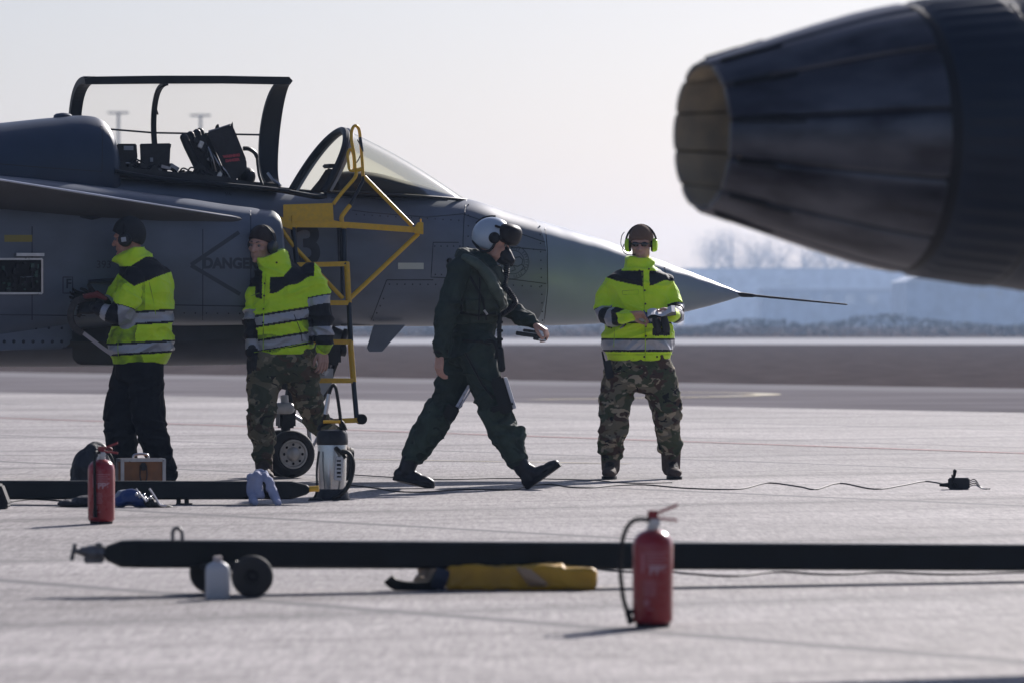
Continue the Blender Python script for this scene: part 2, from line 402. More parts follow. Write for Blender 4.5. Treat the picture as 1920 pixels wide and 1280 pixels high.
jet = empty('fighter_jet', (JX, JD, 0), TH, 'grey fighter jet with open canopy, pointed nose and pitot probe facing right', 'fighter jet', 'grey fighter jets on the apron')
def cr(vals, k=4):
    A = np.array(vals, float); out = []
    for i in range(len(A)-1):
        p0 = A[max(0, i-1)]; p1 = A[i]; p2 = A[i+1]; p3 = A[min(len(A)-1, i+2)]
        for j in range(k):
            t = j/k; t0 = .5*((2*p1)+(p2-p0)*t+(2*p0-5*p1+4*p2-p3)*t*t+(3*p1-p0-3*p2+p3)*t**3); t0[0] = p1[0]+(p2[0]-p1[0])*t; out.append(t0)
    out.append(A[-1]); return out
def sec_ring(s, lat, zc, hw, hh, n=2.2, N=48):
    out = []
    for i in range(N):
        a = 2*math.pi*i/N; c, s_ = math.cos(a), math.sin(a)
        out.append(Vector((s, lat+hw*math.copysign(abs(c)**(2/n), c), zc+hh*math.copysign(abs(s_)**(2/n), s_))))
    return out
# x, ytop, ybot, halfwidth, exponent
FU = [(1392, 549, 556, .014, 2), (1365, 538.5, 564, .05, 2), (1330, 524, 574, .10, 2), (1290, 508, 584, .152, 2), (1240, 489, 594, .21, 2), (1150, 457, 604.5, .295, 2), (1080, 435, 609, .345, 2),
      (1020, 417, 610.5, .382, 2), (950, 397, 611, .415, 2.05), (872, 373, 612, .445, 2.1), (800, 367, 612, .465, 2.2), (700, 364, 612, .475, 2.35),
      (600, 363, 612, .48, 2.5), (450, 349, 612, .49, 2.6), (300, 335, 612, .5, 2.6), (215, 327, 614, .52, 2.5), (100, 322, 630, .55, 2.4), (0, 320, 650, .6, 2.4), (-150, 320, 655, .65, 2.4), (-400, 320, 655, .7, 2.4), (-800, 325, 650, .68, 2.3), (-1150, 330, 600, .5, 2)]
bm = tb(); rr = []
for x, yt, yb, hw, n in cr(FU, 5):
    t = JL(x, yt); b_ = JL(x, yb); rr.append(sec_ring(t.x, 0, (t.z+b_.z)/2, max(hw, .008), max((t.z-b_.z)/2, .006), n, 64))
k0 = [i for i, r_ in enumerate(rr) if r_[0].x <= JL(1024, 500, -.38).x][0]
rings(bm, rr[k0-1:])
fus = build('fuselage', bm, m_grey, jet)
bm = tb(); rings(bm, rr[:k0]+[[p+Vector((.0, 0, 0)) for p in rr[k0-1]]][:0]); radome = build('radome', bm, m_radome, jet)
# intakes
def intake(sgn):
    bm = tb(); rr = []
    IN = [(511, 399, 604, .30), (505, 395, 607, .325), (470, 390, 609, .33), (350, 373, 611, .34), (200, 352, 612, .35), (0, 330, 640, .37), (-200, 322, 655, .39), (-500, 322, 655, .38), (-900, 330, 650, .3)]
    for i, (x, yt, yb, hw) in enumerate(cr(IN, 3)):
        t = JL(x, yt, -.62); b_ = JL(x, yb, -.62)
        rr.append([Vector((p.x, p.y*-sgn if sgn > 0 else p.y, p.z)) for p in sec_ring(t.x, -.61-(.02 if i > 20 else 0), (t.z+b_.z)/2, hw, (t.z-b_.z)/2, 3.0 if i > 1 else 2.8, 56)])
    c = sum(rr[0], Vector())/len(rr[0])
    inner = [[c+(p-c)*k+Vector((-dx, 0, 0)) for p in rr[0]] for k, dx in ((.93, .0), (.88, .05), (.8, .7))]
    rings(bm, inner[::-1], mi=1); rings(bm, [inner[0]]+rr)
    bmesh.ops.remove_doubles(bm, verts=bm.verts, dist=.0005)
    return build('intake', bm, [m_grey, m_cock], jet)
ink = intake(-1); intake(1)
# canards
def canard(sgn):
    rl = JL(455, 411, -.90); rt_ = JL(-60, 398, -.90)
    le = JL(0, 338, -1.62); tl = rl+(le-rl)*1.3; tt = tl+Vector((-.38, 0, -.06)); rt_ = rl+Vector((-1.75, 0, rt_.z-rl.z+.01))
    bm = tb(); rr = []
    for k in range(9):
        t = k/8; a_ = rl.lerp(tl, t); b_ = rt_.lerp(tt, t); th = .055*(1-t)+.016; row = []
        for (u, h_) in ((0, 0), (.012, .28), (.05, .55), (.3, 1), (.6, .8), (1, .05), (.6, -.8), (.3, -1), (.05, -.55), (.012, -.28)):
            p = a_.lerp(b_, u)+Vector((0, 0, h_*th/2*1.2)); row.append(Vector((p.x, p.y if sgn < 0 else -p.y, p.z)))
        rr.append(row)
    rings(bm, rr); cn_ = build('canard', bm, m_canard, jet)
    if sgn < 0:
        bm = tb(); tube(bm, [rl.lerp(tl, .02)+Vector((.002, 0, .004)), rl.lerp(tl, .5)+Vector((.002, 0, .002)), tl+Vector((.002, 0, 0))], [.003, .009, .006], n=8); build('edge_glint_strip', bm, mat('edge_glint', (.75, .75, .78), .25, metal=.6), cn_)  # bright strip added along the edge to paint its glint
    return cn_
canard(-1); canard(1)
# dorsal spine fairing
bm = tb(); rr = []
for x, yt, yb, hw in cr([(214, 326, 380, .12), (208, 290, 400, .25), (203, 260, 420, .33), (196, 238, 430, .37), (187, 226, 430, .39), (172, 219, 430, .40), (145, 217, 430, .41), (100, 221, 430, .42), (0, 231, 430, .44), (-200, 240, 430, .45), (-600, 250, 430, .43), (-1100, 300, 440, .2)], 4):
    t = JL(x, yt); b_ = JL(x, yb); rr.append(sec_ring(t.x, 0, (t.z+b_.z)/2, hw, (t.z-b_.z)/2, 2.25, 48))
rings(bm, rr); spine = build('spine_fairing', bm, m_spine, jet)
bm = tb(); c = JL(118, 222, 0); lathe(bm, [(0, .07), (.02, .066), (.032, .05), (.038, .01)], c, n=20); build('dorsal_light', bm, m_spine, jet)
# --- surface decals by lateral projection on the starboard side
def tree_of(o):
    me = o.data; return BVHTree.FromPolygons([v.co.copy() for v in me.vertices], [tuple(p.vertices) for p in me.polygons])
bvhs = [tree_of(fus), tree_of(ink), tree_of(spine), tree_of(radome)]
def side_hit(s, z):
    best = None
    for t in bvhs:
        h = t.ray_cast(Vector((s, -4, z)), Vector((0, 1, 0)))
        if h[0] is not None and (best is None or h[0].y < best[0].y): best = (h[0], h[1])
    return best
def onside(x, y, guess=-.45, off=.003):
    lat = guess
    for _ in range(4):
        p = JL(x, y, lat); h = side_hit(p.x, p.z)
        if h is None: return p
        lat = h[0].y
    n = h[1]; n = n if n.y < 0 else -n
    return h[0]+n*off
def pline(bm, pts, wd=.006, off=.002, mi=0):
    pp = []
    for a_, b_ in zip(pts, pts[1:]):
        L_ = math.hypot(b_[0]-a_[0], b_[1]-a_[1]); k = max(1, int(L_/9))
        for i in range(k): pp.append((a_[0]+(b_[0]-a_[0])*i/k, a_[1]+(b_[1]-a_[1])*i/k))
    pp.append(pts[-1]); q = [onside(x, y, off=off) for x, y in pp]; A, B = [], []
    for i, p in enumerate(q):
        t = q[min(i+1, len(q)-1)]-q[max(0, i-1)]; n = Vector((-t.z, 0, t.x)); n = n.normalized() if n.length > 0 else Vector((0, 0, 1))
        A.append(bm.verts.new(p+n*wd/2)); B.append(bm.verts.new(p-n*wd/2))
    for i in range(len(q)-1):
        f = bm.faces.new((A[i], B[i], B[i+1], A[i+1])); f.material_index = mi
bm = tb()
for pts in [[(1022, 420), (1026, 470), (1027, 540), (1020, 606)], [(875, 376), (870, 410), (868, 450), (868, 540), (862, 600)], [(1245, 492), (1250, 540), (1245, 590)],
            [(660, 395), (700, 400), (800, 408), (868, 402)], [(868, 402), (1000, 470), (1022, 472)][0:1]+[(1022, 455)],
            [(812, 455), (860, 455)], [(812, 455), (808, 520), (868, 522)], [(868, 522), (960, 524), (1024, 532)], [(725, 525), (812, 525)], [(725, 525), (700, 590), (692, 610)],
            [(935, 462), (1024, 470)], [(190, 225), (192, 260), (191, 322)], [(0, 308), (100, 316), (191, 322)], [(60, 425), (60, 600)], [(150, 560), (330, 572), (500, 575)], [(0, 590), (160, 592)],
            [(118, 520), (136, 520), (136, 550), (118, 550), (118, 520)], [(380, 430), (380, 600)], [(620, 372), (690, 372), (720, 376), (840, 376)], [(470, 395), (470, 600)]]:
    pline(bm, pts, .0065)
build('panel_seams', bm, m_line, jet, smooth=False, recalc=False)['kind'] = 'stuff'
bm = tb()
def rivets(x0, y0, x1, y1, n):
    for i in range(n):
        t = i/(n-1); p = onside(x0+(x1-x0)*t, y0+(y1-y0)*t, off=.0025)
        ell(bm, p, (.006, .003, .006), n=6)
for a_ in [(668, 403, 860, 414, 14), (1012, 425, 1017, 600, 12), (878, 385, 876, 600, 12), (815, 462, 862, 462, 5), (816, 515, 862, 516, 5), (880, 530, 1012, 538, 9), (730, 533, 860, 534, 10), (719, 560, 700, 600, 4), (200, 585, 470, 588, 14), (900, 460, 1000, 468, 6)]: rivets(*a_)
build('rivets', bm, m_line, jet, recalc=False)['kind'] = 'stuff'
def side_text(name, body, x, y, h_px, bold=.0, m=m_mark, squash=1.0, label=None, lat=-.5):
    bm = text_mesh(body, h_px/.72/258, bold=bold); c = JL(x, y, lat)
    bmesh.ops.triangulate(bm, faces=bm.faces)
    for _ in range(3):
        es = [e for e in bm.edges if e.calc_length() > .035]
        if es: bmesh.ops.subdivide_edges(bm, edges=es, cuts=1)
    bmesh.ops.triangulate(bm, faces=[f for f in bm.faces if len(f.verts) > 3])
    for v in bm.verts:
        s, z = c.x+v.co.x*squash, c.z+v.co.y; h = side_hit(s, z)
        n = h[1] if h[1].y < 0 else -h[1]; v.co = h[0]+n*.003 if h else Vector((s, -.5, z))
    o = build(name, bm, m, jet, smooth=False, recalc=False)
    if label: o['label'] = label
    return o
side_text('danger_lettering', 'DANGER', 430, 495, 18.5, .005, lat=-.93, m=mat('marking_soft', (.045, .052, .067), .55))
side_text('tactical_numeral', '3', 580, 462, 80, .012, m=mat('number_grey', (.022, .026, .036), .5)); side_text('tactical_numeral', '1', 643, 462, 80, .012, m=MATS['number_grey'])
side_text('stencil_lettering', '393', 192, 497, 14, lat=-.93, m=MATS['marking_soft'])
side_text('letter_stencil', 'F', 126, 533, 17, .002, lat=-.93)
side_text('small_stencil', 'S16', 440, 364, 6)
bm = tb()
for pts in ([(448, 436), (358, 497)], [(358, 498), (450, 552)]): pline(bm, pts, .028, .0028)
build('danger_triangle', bm, MATS['marking_soft'], jet, smooth=False, recalc=False)
# emblem: ring with lettering ticks and a crouching cat
bm = tb(); cx, cy = 961, 492
for r_ in (31, 22): pline(bm, [(cx+r_*.98*math.cos(a), cy+r_*math.sin(a)) for a in [2*math.pi*i/28 for i in range(29)]], .005, .004)
for k in range(34):
    a = 2*math.pi*k/34
    if k % 5 == 4: continue
    pline(bm, [(cx+24*math.cos(a), cy+24*math.sin(a)), (cx+29*math.cos(a), cy+29*math.sin(a))], .005, .004)
    if k % 2: pline(bm, [(cx+29*math.cos(a), cy+29*math.sin(a)), (cx+28*math.cos(a+.12), cy+28*math.sin(a+.12))], .004, .004)
for pts in ([(945, 490), (950, 482), (957, 480), (964, 484), (974, 482), (980, 488), (978, 496), (970, 500), (962, 498), (954, 502), (948, 500), (945, 490)],
            [(950, 482), (948, 476), (954, 479)], [(978, 496), (984, 503), (976, 508)], [(962, 498), (966, 506), (958, 509)], [(952, 488), (956, 489)], [(955, 494), (962, 493), (966, 488)]):
    pline(bm, pts, .008, .004)
build('round_cat_emblem', bm, MATS['marking_soft'], jet, smooth=False, recalc=False)
def patch(name, x0, y0, x1, y1, m, off=.004):
    bm = tb(); nx, ny = 6, 3; g = [[bm.verts.new(onside(x0+(x1-x0)*i/nx, y0+(y1-y0)*j/ny, off=off)) for i in range(nx+1)] for j in range(ny+1)]
    for j in range(ny):
        for i in range(nx): bm.faces.new((g[j][i], g[j][i+1], g[j+1][i+1], g[j+1][i]))
    return build(name, bm, m, jet, smooth=False, recalc=False)
patch('formation_light', 746, 493, 794, 505, m_cream); patch('formation_light', 8, 441, 60, 454, m_ylight)
bm = tb(); c = onside(842, 489); lathe(bm, [(0, .02), (.02, .02), (.03, .012)], c, Vector((0, -1, 0)), 14); tube(bm, [c+Vector((0, -.02, 0)), c+Vector((.03, -.03, -.03))], .006)
build('angle_vane', bm, m_satin, jet)
bm = tb(); tube(bm, [onside(165, 528, off=.01), onside(210, 527, off=.02), onside(262, 530, off=.01)], [.012, .022, .01], n=8); build('air_scoop', bm, m_mark, jet)
bm = tb(); tube(bm, [onside(150, 406, off=0), onside(172, 408, off=.01), onside(192, 406, off=0)], [.008, .02, .008], n=8); build('intake_bulge', bm, m_mark, jet)
# open service panel with avionics
bm = tb(); q = [onside(x, y, off=.004) for x, y in ((-2, 487), (76, 487), (77, 548), (-2, 549))]; prism(bm, q, [p+Vector((0, .004, 0)) for p in q]); build('service_bay', bm, m_black, jet, smooth=False)
bm = tb()
for a_, b_ in (((-2, 486), (78, 486)), ((78, 486), (78, 550)), ((78, 550), (-2, 550))): tube(bm, [onside(*a_, off=.01), onside(*b_, off=.01)], .007, square=True)
build('service_bay_frame', bm, m_alu, jet, smooth=False)
bm = tb(); rng = random.Random(5)
for k in range(46):
    x, y = rng.uniform(4, 70), rng.uniform(491, 545); p = onside(x, y, off=.015); box(bm, p, (rng.uniform(.01, .03), .02, rng.uniform(.008, .03)), mi=rng.choice([0, 0, 0, 1]))
build('bay_electronics', bm, [m_satin, mat('circuit_green', (.02, .06, .045), .4)], jet, smooth=False)['kind'] = 'stuff'
bm = tb(); box(bm, onside(52, 478, off=.03), (.2, .08, .022)); build('bay_door_edge', bm, m_alu, jet, smooth=False)
# pitot
bm = tb(); tube(bm, [JL(1345, 547, -.05), JL(1392, 553), JL(1412, 554.5)], [.004, .018, .014], n=10)
tube(bm, [JL(1412, 554.5), JL(1418, 555), JL(1500, 563), JL(1586, 571), JL(1589, 571.3)], [.012, .009, .0075, .006, .003], n=10)
build('pitot_probe', bm, m_satin, jet)
# sill trim
bm = tb(); tube(bm, smooth_pts([JL(216, 322, -.4), JL(300, 336, -.41), JL(420, 347, -.42), JL(520, 357, -.42), JL(590, 369, -.42), JL(612, 367, -.42)]), .018, n=8)
tube(bm, smooth_pts([JL(216, 320, .4), JL(300, 334, .41), JL(420, 345, .42), JL(520, 355, .42), JL(600, 363, .42)]), .018, n=8)
build('cockpit_sill', bm, m_frame, jet)
# canopy, hinged on the port side and swung open
can = bpy.data.objects.new('canopy', None)
def bow(xt, xb, w_=.4, bulge=.36, yt=150, yb=352, n=24):
    T = JL(xt, yt, .44); B = JL(xb, yb, .44); out = []
    for i in range(n+1):
        a = math.pi*i/n; p = T.lerp(B, (1-math.cos(a))/2); out.append(Vector((p.x, .44+bulge*math.sin(a)**.8, p.z)))
    return out
def ribbon(bm, pts, w0, th, mi=0):   # box strip, width along x (fore-aft)
    rr = []
    for i, p in enumerate(pts):
        t = pts[min(i+1, len(pts)-1)]-pts[max(0, i-1)]; t.normalize(); n = Vector((1, 0, 0)).cross(t).normalized()
        w = w0[i] if isinstance(w0, list) else w0; u = Vector((w/2, 0, 0))
        rr.append([p-u-n*th/2, p+u-n*th/2, p+u+n*th/2, p-u+n*th/2])
    rings(bm, rr, mi=mi)
fb = bow(540, 521, yt=152, yb=350, bulge=.33); mb = bow(311, 318, yt=158, yb=335, bulge=.36); rb = bow(168, 168, yt=150, yb=318, bulge=.40)
bm = tb(); ribbon(bm, fb, [.05+.10*math.sin(math.pi*i/24)**.6 for i in range(25)], .03); frm = build('canopy_frame', bm, m_frame, jet)
bm = tb(); ribbon(bm, rb, .085, .05)
tube(bm, [JL(158, 154, .43), JL(172, 151.5, .43), JL(300, 150, .43), JL(420, 150, .43), JL(540, 152, .43), JL(545, 156, .43)], [.02, .028, .029, .028, .028, .018], square=True)
tube(bm, [JL(168, 320, .44), JL(521, 350, .44)], .018, square=True)
build('canopy_rail', bm, m_frame, frm, smooth=False)
bm = tb(); ribbon(bm, mb, .038, .02); build('canopy_strap', bm, m_frame, frm)
bm = tb(); tube(bm, smooth_pts([JL(312, 160, .40), JL(296, 168, .46), JL(290, 190, .55), JL(296, 215, .6)], 5), .006, n=6); build('canopy_hose', bm, m_black, frm)
bm = tb(); tube(bm, [fb[12], mb[12]+Vector((0, .005, 0)), rb[12]], .007, n=6); build('canopy_cord', bm, m_frame, frm)
def glass_mat(name, tint, gl=.06):
    m = bpy.data.materials.new(name); m.use_nodes = True; N, L = nlink(m)
    for n in list(N):
        if n.type != 'OUTPUT_MATERIAL': N.remove(n)
    out = [n for n in N if n.type == 'OUTPUT_MATERIAL'][0]
    t = N.new('ShaderNodeBsdfTransparent'); t.inputs[0].default_value = (*tint, 1); g = N.new('ShaderNodeBsdfGlossy'); g.inputs['Roughness'].default_value = .05
    fr = N.new('ShaderNodeFresnel'); fr.inputs[0].default_value = 1.35; mr = N.new('ShaderNodeMath'); mr.operation = 'MULTIPLY'; mr.inputs[1].default_value = .4; L(fr.outputs[0], mr.inputs[0])
    mx = N.new('ShaderNodeMixShader'); L(mr.outputs[0], mx.inputs[0]); L(t.outputs[0], mx.inputs[1]); L(g.outputs[0], mx.inputs[2]); L(mx.outputs[0], out.inputs[0]); return m
m_glass = glass_mat('canopy_glass', (.93, .92, .90)); m_wglass = glass_mat('windscreen_glass', (.86, .86, .78))
bm = tb(); n = 24; rows = [rb, [rb[i].lerp(mb[i], .5) for i in range(n+1)], mb, [mb[i].lerp(fb[i], .5) for i in range(n+1)], fb]
vs = [[bm.verts.new(p+Vector((0, .005, 0))) for p in r_] for r_ in rows]
for a_, b_ in zip(vs, vs[1:]):
    for i in range(n): bm.faces.new((a_[i], a_[i+1], b_[i+1], b_[i]))
build('canopy_glass', bm, m_glass, frm, recalc=False)
bm = tb(); tube(bm, smooth_pts([JL(502, 325, .5), JL(512, 338, .46), JL(520, 344, .44), JL(526, 350, .42)]), .012, n=6); build('canopy_mirror', bm, m_alu, frm)
# windscreen
def arch(k=0.0, n=28, inset=0.0):
    nb = JL(606, 366, -.41); fb_ = JL(547, 357, .41); ap = JL(641, 246, 0); out = []
    bs = (nb+fb_)/2
    for i in range(n+1):
        a = math.pi*i/n; s_ = math.sin(a)**.85; out.append(Vector((bs.x+(ap.x-bs.x)*s_, -.41*math.cos(a)*(1-inset), bs.z+(ap.z-bs.z)*s_)))
    return out
ar = arch(); bm = tb(); tube(bm, ar, .03, n=8); ar2 = [p+Vector((.035, 0, .004)) for p in ar]; 
wsf = build('windscreen_frame', bm, m_frame, jet)
bm = tb(); tube(bm, ar2, .02, n=8); build('windscreen_seal', bm, m_grey_l, wsf)
n = 28; fz = JL(877, 376).z; s0 = (ar[0].x+ar[-1].x)/2; s1 = JL(874, 375).x
base = []
for i in range(n+1):
    a = math.pi*i/n; q = math.sin(a); base.append(Vector((s0+(s1-s0)*q**.75, -.415*math.cos(a)*(1-.12*q), (ar[0].z+ar[-1].z)/2*(1-q)+fz*q-.004)))
bm = tb(); vs = []
for j in range(9):
    t = j/8; vs.append([bm.verts.new(ar2[i].lerp(base[i], t)+Vector((0, 0, .03*math.sin(math.pi*t)*math.sin(math.pi*i/n)))) for i in range(n+1)])
for a_, b_ in zip(vs, vs[1:]):
    for i in range(n): bm.faces.new((a_[i], a_[i+1], b_[i+1], b_[i]))
build('windscreen_glass', bm, m_wglass, wsf, recalc=False)
bm = tb(); tube(bm, base, .012, n=6); build('windscreen_base_trim', bm, m_satin, wsf)
# coaming and head-up display
bm = tb(); rr = []
for x, yt, hw in cr([(622, 336, .2), (645, 322, .3), (690, 324, .34), (740, 337, .3), (800, 353, .2), (850, 366, .08)], 3):
    t = JL(x, yt); b_ = JL(x, 374); rr.append(sec_ring(t.x, 0, (t.z+b_.z)/2, hw, max(.01, (t.z-b_.z)/2), 2.6, 32))
rings(bm, rr); build('instrument_coaming', bm, mat('coaming', (.035, .032, .038), .75), jet)
bm = tb(); prism(bm, [JL(x, y, -.12) for x, y in ((578, 362), (600, 340), (612, 316), (628, 318), (628, 362))], [JL(x, y, .12) for x, y in ((578, 362), (600, 340), (612, 316), (628, 318), (628, 362))], bev=.01)
box(bm, JL(618, 312, 0), (.06, .16, .03), bev=.008); build('head_up_display', bm, m_satin, jet, smooth=False)
# ejection seat
def jprism(bm, poly, l0, l1, bev=.006, mi=0): prism(bm, [JL(x, y, l0) for x, y in poly], [JL(x, y, l1) for x, y in poly], bev=bev, mi=mi)
bm = tb(); jprism(bm, [(392, 252), (388, 246), (433, 233), (438, 240), (462, 300), (463, 318), (452, 330), (430, 346), (412, 300)], -.16, .16, .012)
jprism(bm, [(352, 262), (390, 250), (426, 336), (398, 346), (376, 322)], -.13, .13, .012); jprism(bm, [(404, 236), (410, 232), (412, 246), (402, 250)], -.06, .06); jprism(bm, [(432, 236), (436, 228), (438, 242)], -.15, -.10, .003)
jprism(bm, [(390, 246), (432, 232.5), (433, 234.5), (391, 248)], -.165, .165, 0, mi=1)  # pale strip paints the reflection on top of the seat
seat = build('ejection_seat', bm, [mat('seat_black', (.014, .014, .018), .6, var=.3, vs=30, bump=.002, bs=40), mat('seat_top_sheen', (.20, .21, .25), .5)], jet, smooth=False)
bm = tb()
for k, (o, l) in enumerate(((0, -.13), (12, -.05), (24, .04), (30, .12))):
    tube(bm, [JL(345+o, 258-o*.35, l), JL(352+o, 275, l), JL(378+o, 328, l)], .030, n=10, round_caps=True)
for k in range(9): box(bm, JL(370+k*6, 262+k*9+3*math.sin(k*3), -.165), (.035, .03, .05), Matrix.Rotation(.4, 3, 'Y'), bev=.004, mi=k % 3 == 1)
for k in range(6): tube(bm, smooth_pts([JL(385+k*5, 268+k*8, -.18), JL(392+k*6, 290+k*6, -.2), JL(398+k*7, 318+k*4, -.17)], 4), .006, n=6, mi=k % 2)
build('seat_mechanism', bm, [m_satin, m_alu], seat)
bm = tb(); jprism(bm, [(404, 306), (440, 338), (470, 352), (395, 352), (380, 330)], -.17, .17, .01); ell(bm, JL(462, 332, -.05), (.06, .12, .07)); build('seat_pan', bm, m_satin, seat, smooth=False)
bm = tb()
rb2 = smooth_pts([JL(456, 279, -.1), JL(468, 280, -.1), JL(480, 290, -.1), JL(483, 310, -.1), JL(486, 330, -.12), JL(493, 349, -.12)], 5)
tube(bm, rb2, [.016]*12+[.010]*(len(rb2)-12), n=6)
build('seat_strap', bm, m_satin, seat)
m_redw = mat('red_lettering', (.45, .05, .07), .5)
def flat_text(parent, name, body, origin, ux, uy, size, m, bold=0.002):
    bm = text_mesh(body, size, bold=bold)
    for v in bm.verts: v.co = origin+ux*v.co.x+uy*v.co.y
    return build(name, bm, m, parent, smooth=False, recalc=False)
ux = Vector((math.cos(.12), 0, math.sin(.12))); uy = Vector((-math.sin(.12), 0, math.cos(.12)))
flat_text(seat, 'seat_warning', 'WARNING', JL(434, 293, -.176), ux, uy, .026, m_redw); flat_text(seat, 'seat_warning', 'DANGER', JL(436, 301, -.176), ux, uy, .026, m_redw)
# avionics behind the seat
bm = tb(); jprism(bm, [(219, 270), (256, 270), (258, 296), (254, 312), (219, 322)], -.2, .2); box(bm, JL(241, 278, -.205), (.07, .012, .03), mi=1); build('avionics_box', bm, [m_satin, mat('pale_label', (.25, .27, .3), .4)], jet, smooth=False)
bm = tb(); jprism(bm, [(262, 270), (320, 269), (322, 274), (318, 278), (318, 312), (264, 314)], -.2, .2); box(bm, JL(284, 300, -.205), (.02, .012, .03), mi=1); build('avionics_box', bm, [m_satin, MATS['pale_label']], jet, smooth=False)
bm = tb(); rng = random.Random(11)
for k in range(60):
    x = rng.uniform(222, 415); y = 312+rng.uniform(-8, 16)+(x-222)*.10; box(bm, JL(x, y, rng.uniform(-.3, .2)), (rng.uniform(.02, .08), .06, rng.uniform(.02, .05)), Matrix.Rotation(rng.uniform(-.6, .6), 3, 'Y'), mi=rng.choice([0, 0, 0, 0, 1]))
for k in range(16):
    x = rng.uniform(222, 380); y0 = 296+rng.uniform(0, 18)+(x-222)*.08
    tube(bm, smooth_pts([JL(x, y0+14, -.25), JL(x+8, y0, -.28), JL(x+20, y0+4, -.26), JL(x+32, y0+18, -.24)], 4), .006, n=5, mi=rng.choice([0, 0, 1]))
jprism(bm, [(220, 312), (420, 332), (520, 352), (520, 360), (220, 335)], -.36, .36, 0)
build('cockpit_clutter', bm, [m_cock, mat('dull_alu', (.3, .3, .32), .4, metal=.7)], jet, smooth=False)['kind'] = 'stuff'
# underside: centreline tank, pylon, bulges, antenna blade
m_under = mat('tank_paint', (.06, .07, .095), .5, var=.15, vs=4)
bm = tb(); rr = []
for x, r_ in cr([(655, .01), (640, .06), (600, .13), (540, .17), (450, .19), (200, .2), (0, .2), (-400, .19), (-900, .05)], 4):
    p = JL(x, 640, 0); rr.append(sec_ring(p.x, 0, JL(400, 634, 0).z, r_*1.2, r_, 2, 32))
rings(bm, rr); build('centreline_tank', bm, m_under, jet)
bm = tb(); jprism(bm, [(620, 605), (600, 625), (200, 650), (0, 655), (0, 600)], -.45, .45, .02); build('lower_fuselage_fairing', bm, m_under, jet, smooth=False)
bm = tb(); jprism(bm, [(136, 648), (228, 648), (228, 668), (215, 684), (148, 683), (136, 672)], -.72, -.5, .008); jprism(bm, [(120, 640), (240, 640), (240, 650), (120, 650)], -.75, -.48, .004); build('pylon_adapter', bm, mat('pylon_brown', (.07, .062, .06), .6), jet, smooth=False)
bm = tb(); jprism(bm, [(-200, 600), (135, 602), (135, 640), (120, 654), (0, 657), (-200, 657)], -.85, -.3, .02); bay = build('gear_bay_side', bm, m_grey, jet, smooth=False)
bm = tb()
for k in range(7): ell(bm, JL(8+k*18, 640, -.853), (.012, .006, .012), n=8)
for k in range(5): ell(bm, JL(20+k*24, 615, -.853), (.01, .006, .01), n=8)
build('bay_bolts', bm, m_line, jet)['kind'] = 'stuff'
bm = tb(); A = [(701, 609), (760, 609), (716, 659), (692, 659), (688, 652)]; pr = [JL(x, y, -.20) for x, y in A]
prism(bm, [p+Vector((0, -.008, 0)) for p in pr], [p+Vector((0, .008, 0)) for p in pr], bev=.003); build('blade_antenna', bm, m_grey, jet, smooth=False)
bm = tb(); tube(bm, smooth_pts([onside(640, 608, off=0), onside(760, 609, off=-.02), onside(862, 609, off=-.02)]), .012, n=6); build('belly_strake', bm, m_mark, jet)
# nose gear
m_tyre = mat('tyre', (.018, .018, .02), .75, bump=.002, bs=60); m_rim = mat('wheel_rim', (.42, .41, .40), .35, metal=.5, var=.15, vs=15); m_strut = mat('gear_strut_white', (.5, .5, .5), .35, var=.1, vs=10)
def wheel(parent, c, ax, r, wd, rimr=.61, fm=m_rim, name='wheel'):
    w_ = bpy.data.objects.new(name, None); col.objects.link(w_); w_.parent = parent; w_.location = c
    bm = tb(); pr = [(-wd/2*.8, r*rimr), (-wd/2, r*rimr*1.12), (-wd/2, r*.82), (-wd/2*.82, r*.94), (-wd/2*.45, r*.995), (0, r), (wd/2*.45, r*.995), (wd/2*.82, r*.94), (wd/2, r*.82), (wd/2, r*rimr*1.12), (wd/2*.8, r*rimr)]
    for g in (-.22, .22):
        pass
    lathe(bm, pr, Vector(), ax, 40, cap=True); build('tyre', bm, m_tyre, w_)
    bm = tb()
    for sg in (-1, 1):
        lathe(bm, [(sg*wd*.40, r*rimr*1.03), (sg*wd*.50, r*rimr*1.0), (sg*wd*.50, r*rimr*.9), (sg*wd*.42, r*rimr*.82), (sg*wd*.415, r*rimr*.5), (sg*wd*.45, r*rimr*.46), (sg*wd*.52, r*rimr*.34), (sg*wd*.52, r*rimr*.05)], Vector(), ax, 32)
    build('rim', bm, fm, w_)
    bm = tb(); u = ax.orthogonal().normalized(); v = ax.cross(u)
    for k in range(8):
        a = 2*math.pi*k/8; ell(bm, ax*(-wd*.43)+u*r*rimr*.66*math.cos(a)+v*r*rimr*.66*math.sin(a), (.010, .01, .010), n=8)
    build('hub_bolts', bm, m_black, w_)['kind'] = 'stuff'
    return w_
AX = Vector((0, 1, 0))
wr = .172
wc = JL(546, 851, -.13); wc.z = wr+.012; wheel(jet, wc, AX, wr, .12)
wc2 = wc+Vector((0, .26, 0)); wheel(jet, wc2, AX, wr, .12)
cx0 = wc+Vector((0, .13, 0))
bm = tb(); tube(bm, [cx0-AX*.16, cx0+AX*.16], .022, n=12)
tube(bm, [cx0, cx0+Vector((.0, 0, .28))], .035, n=14); box(bm, cx0+Vector((0, 0, .25)), (.12, .13, .13), bev=.015)
tube(bm, [cx0+Vector((.02, 0, .26)), cx0+Vector((.13, 0, .95))], .05, n=14); tube(bm, [cx0+Vector((.02, 0, .46)), cx0+Vector((.05, 0, .62))], .062, n=14)
g = build('nose_gear_strut', bm, m_satin, jet)
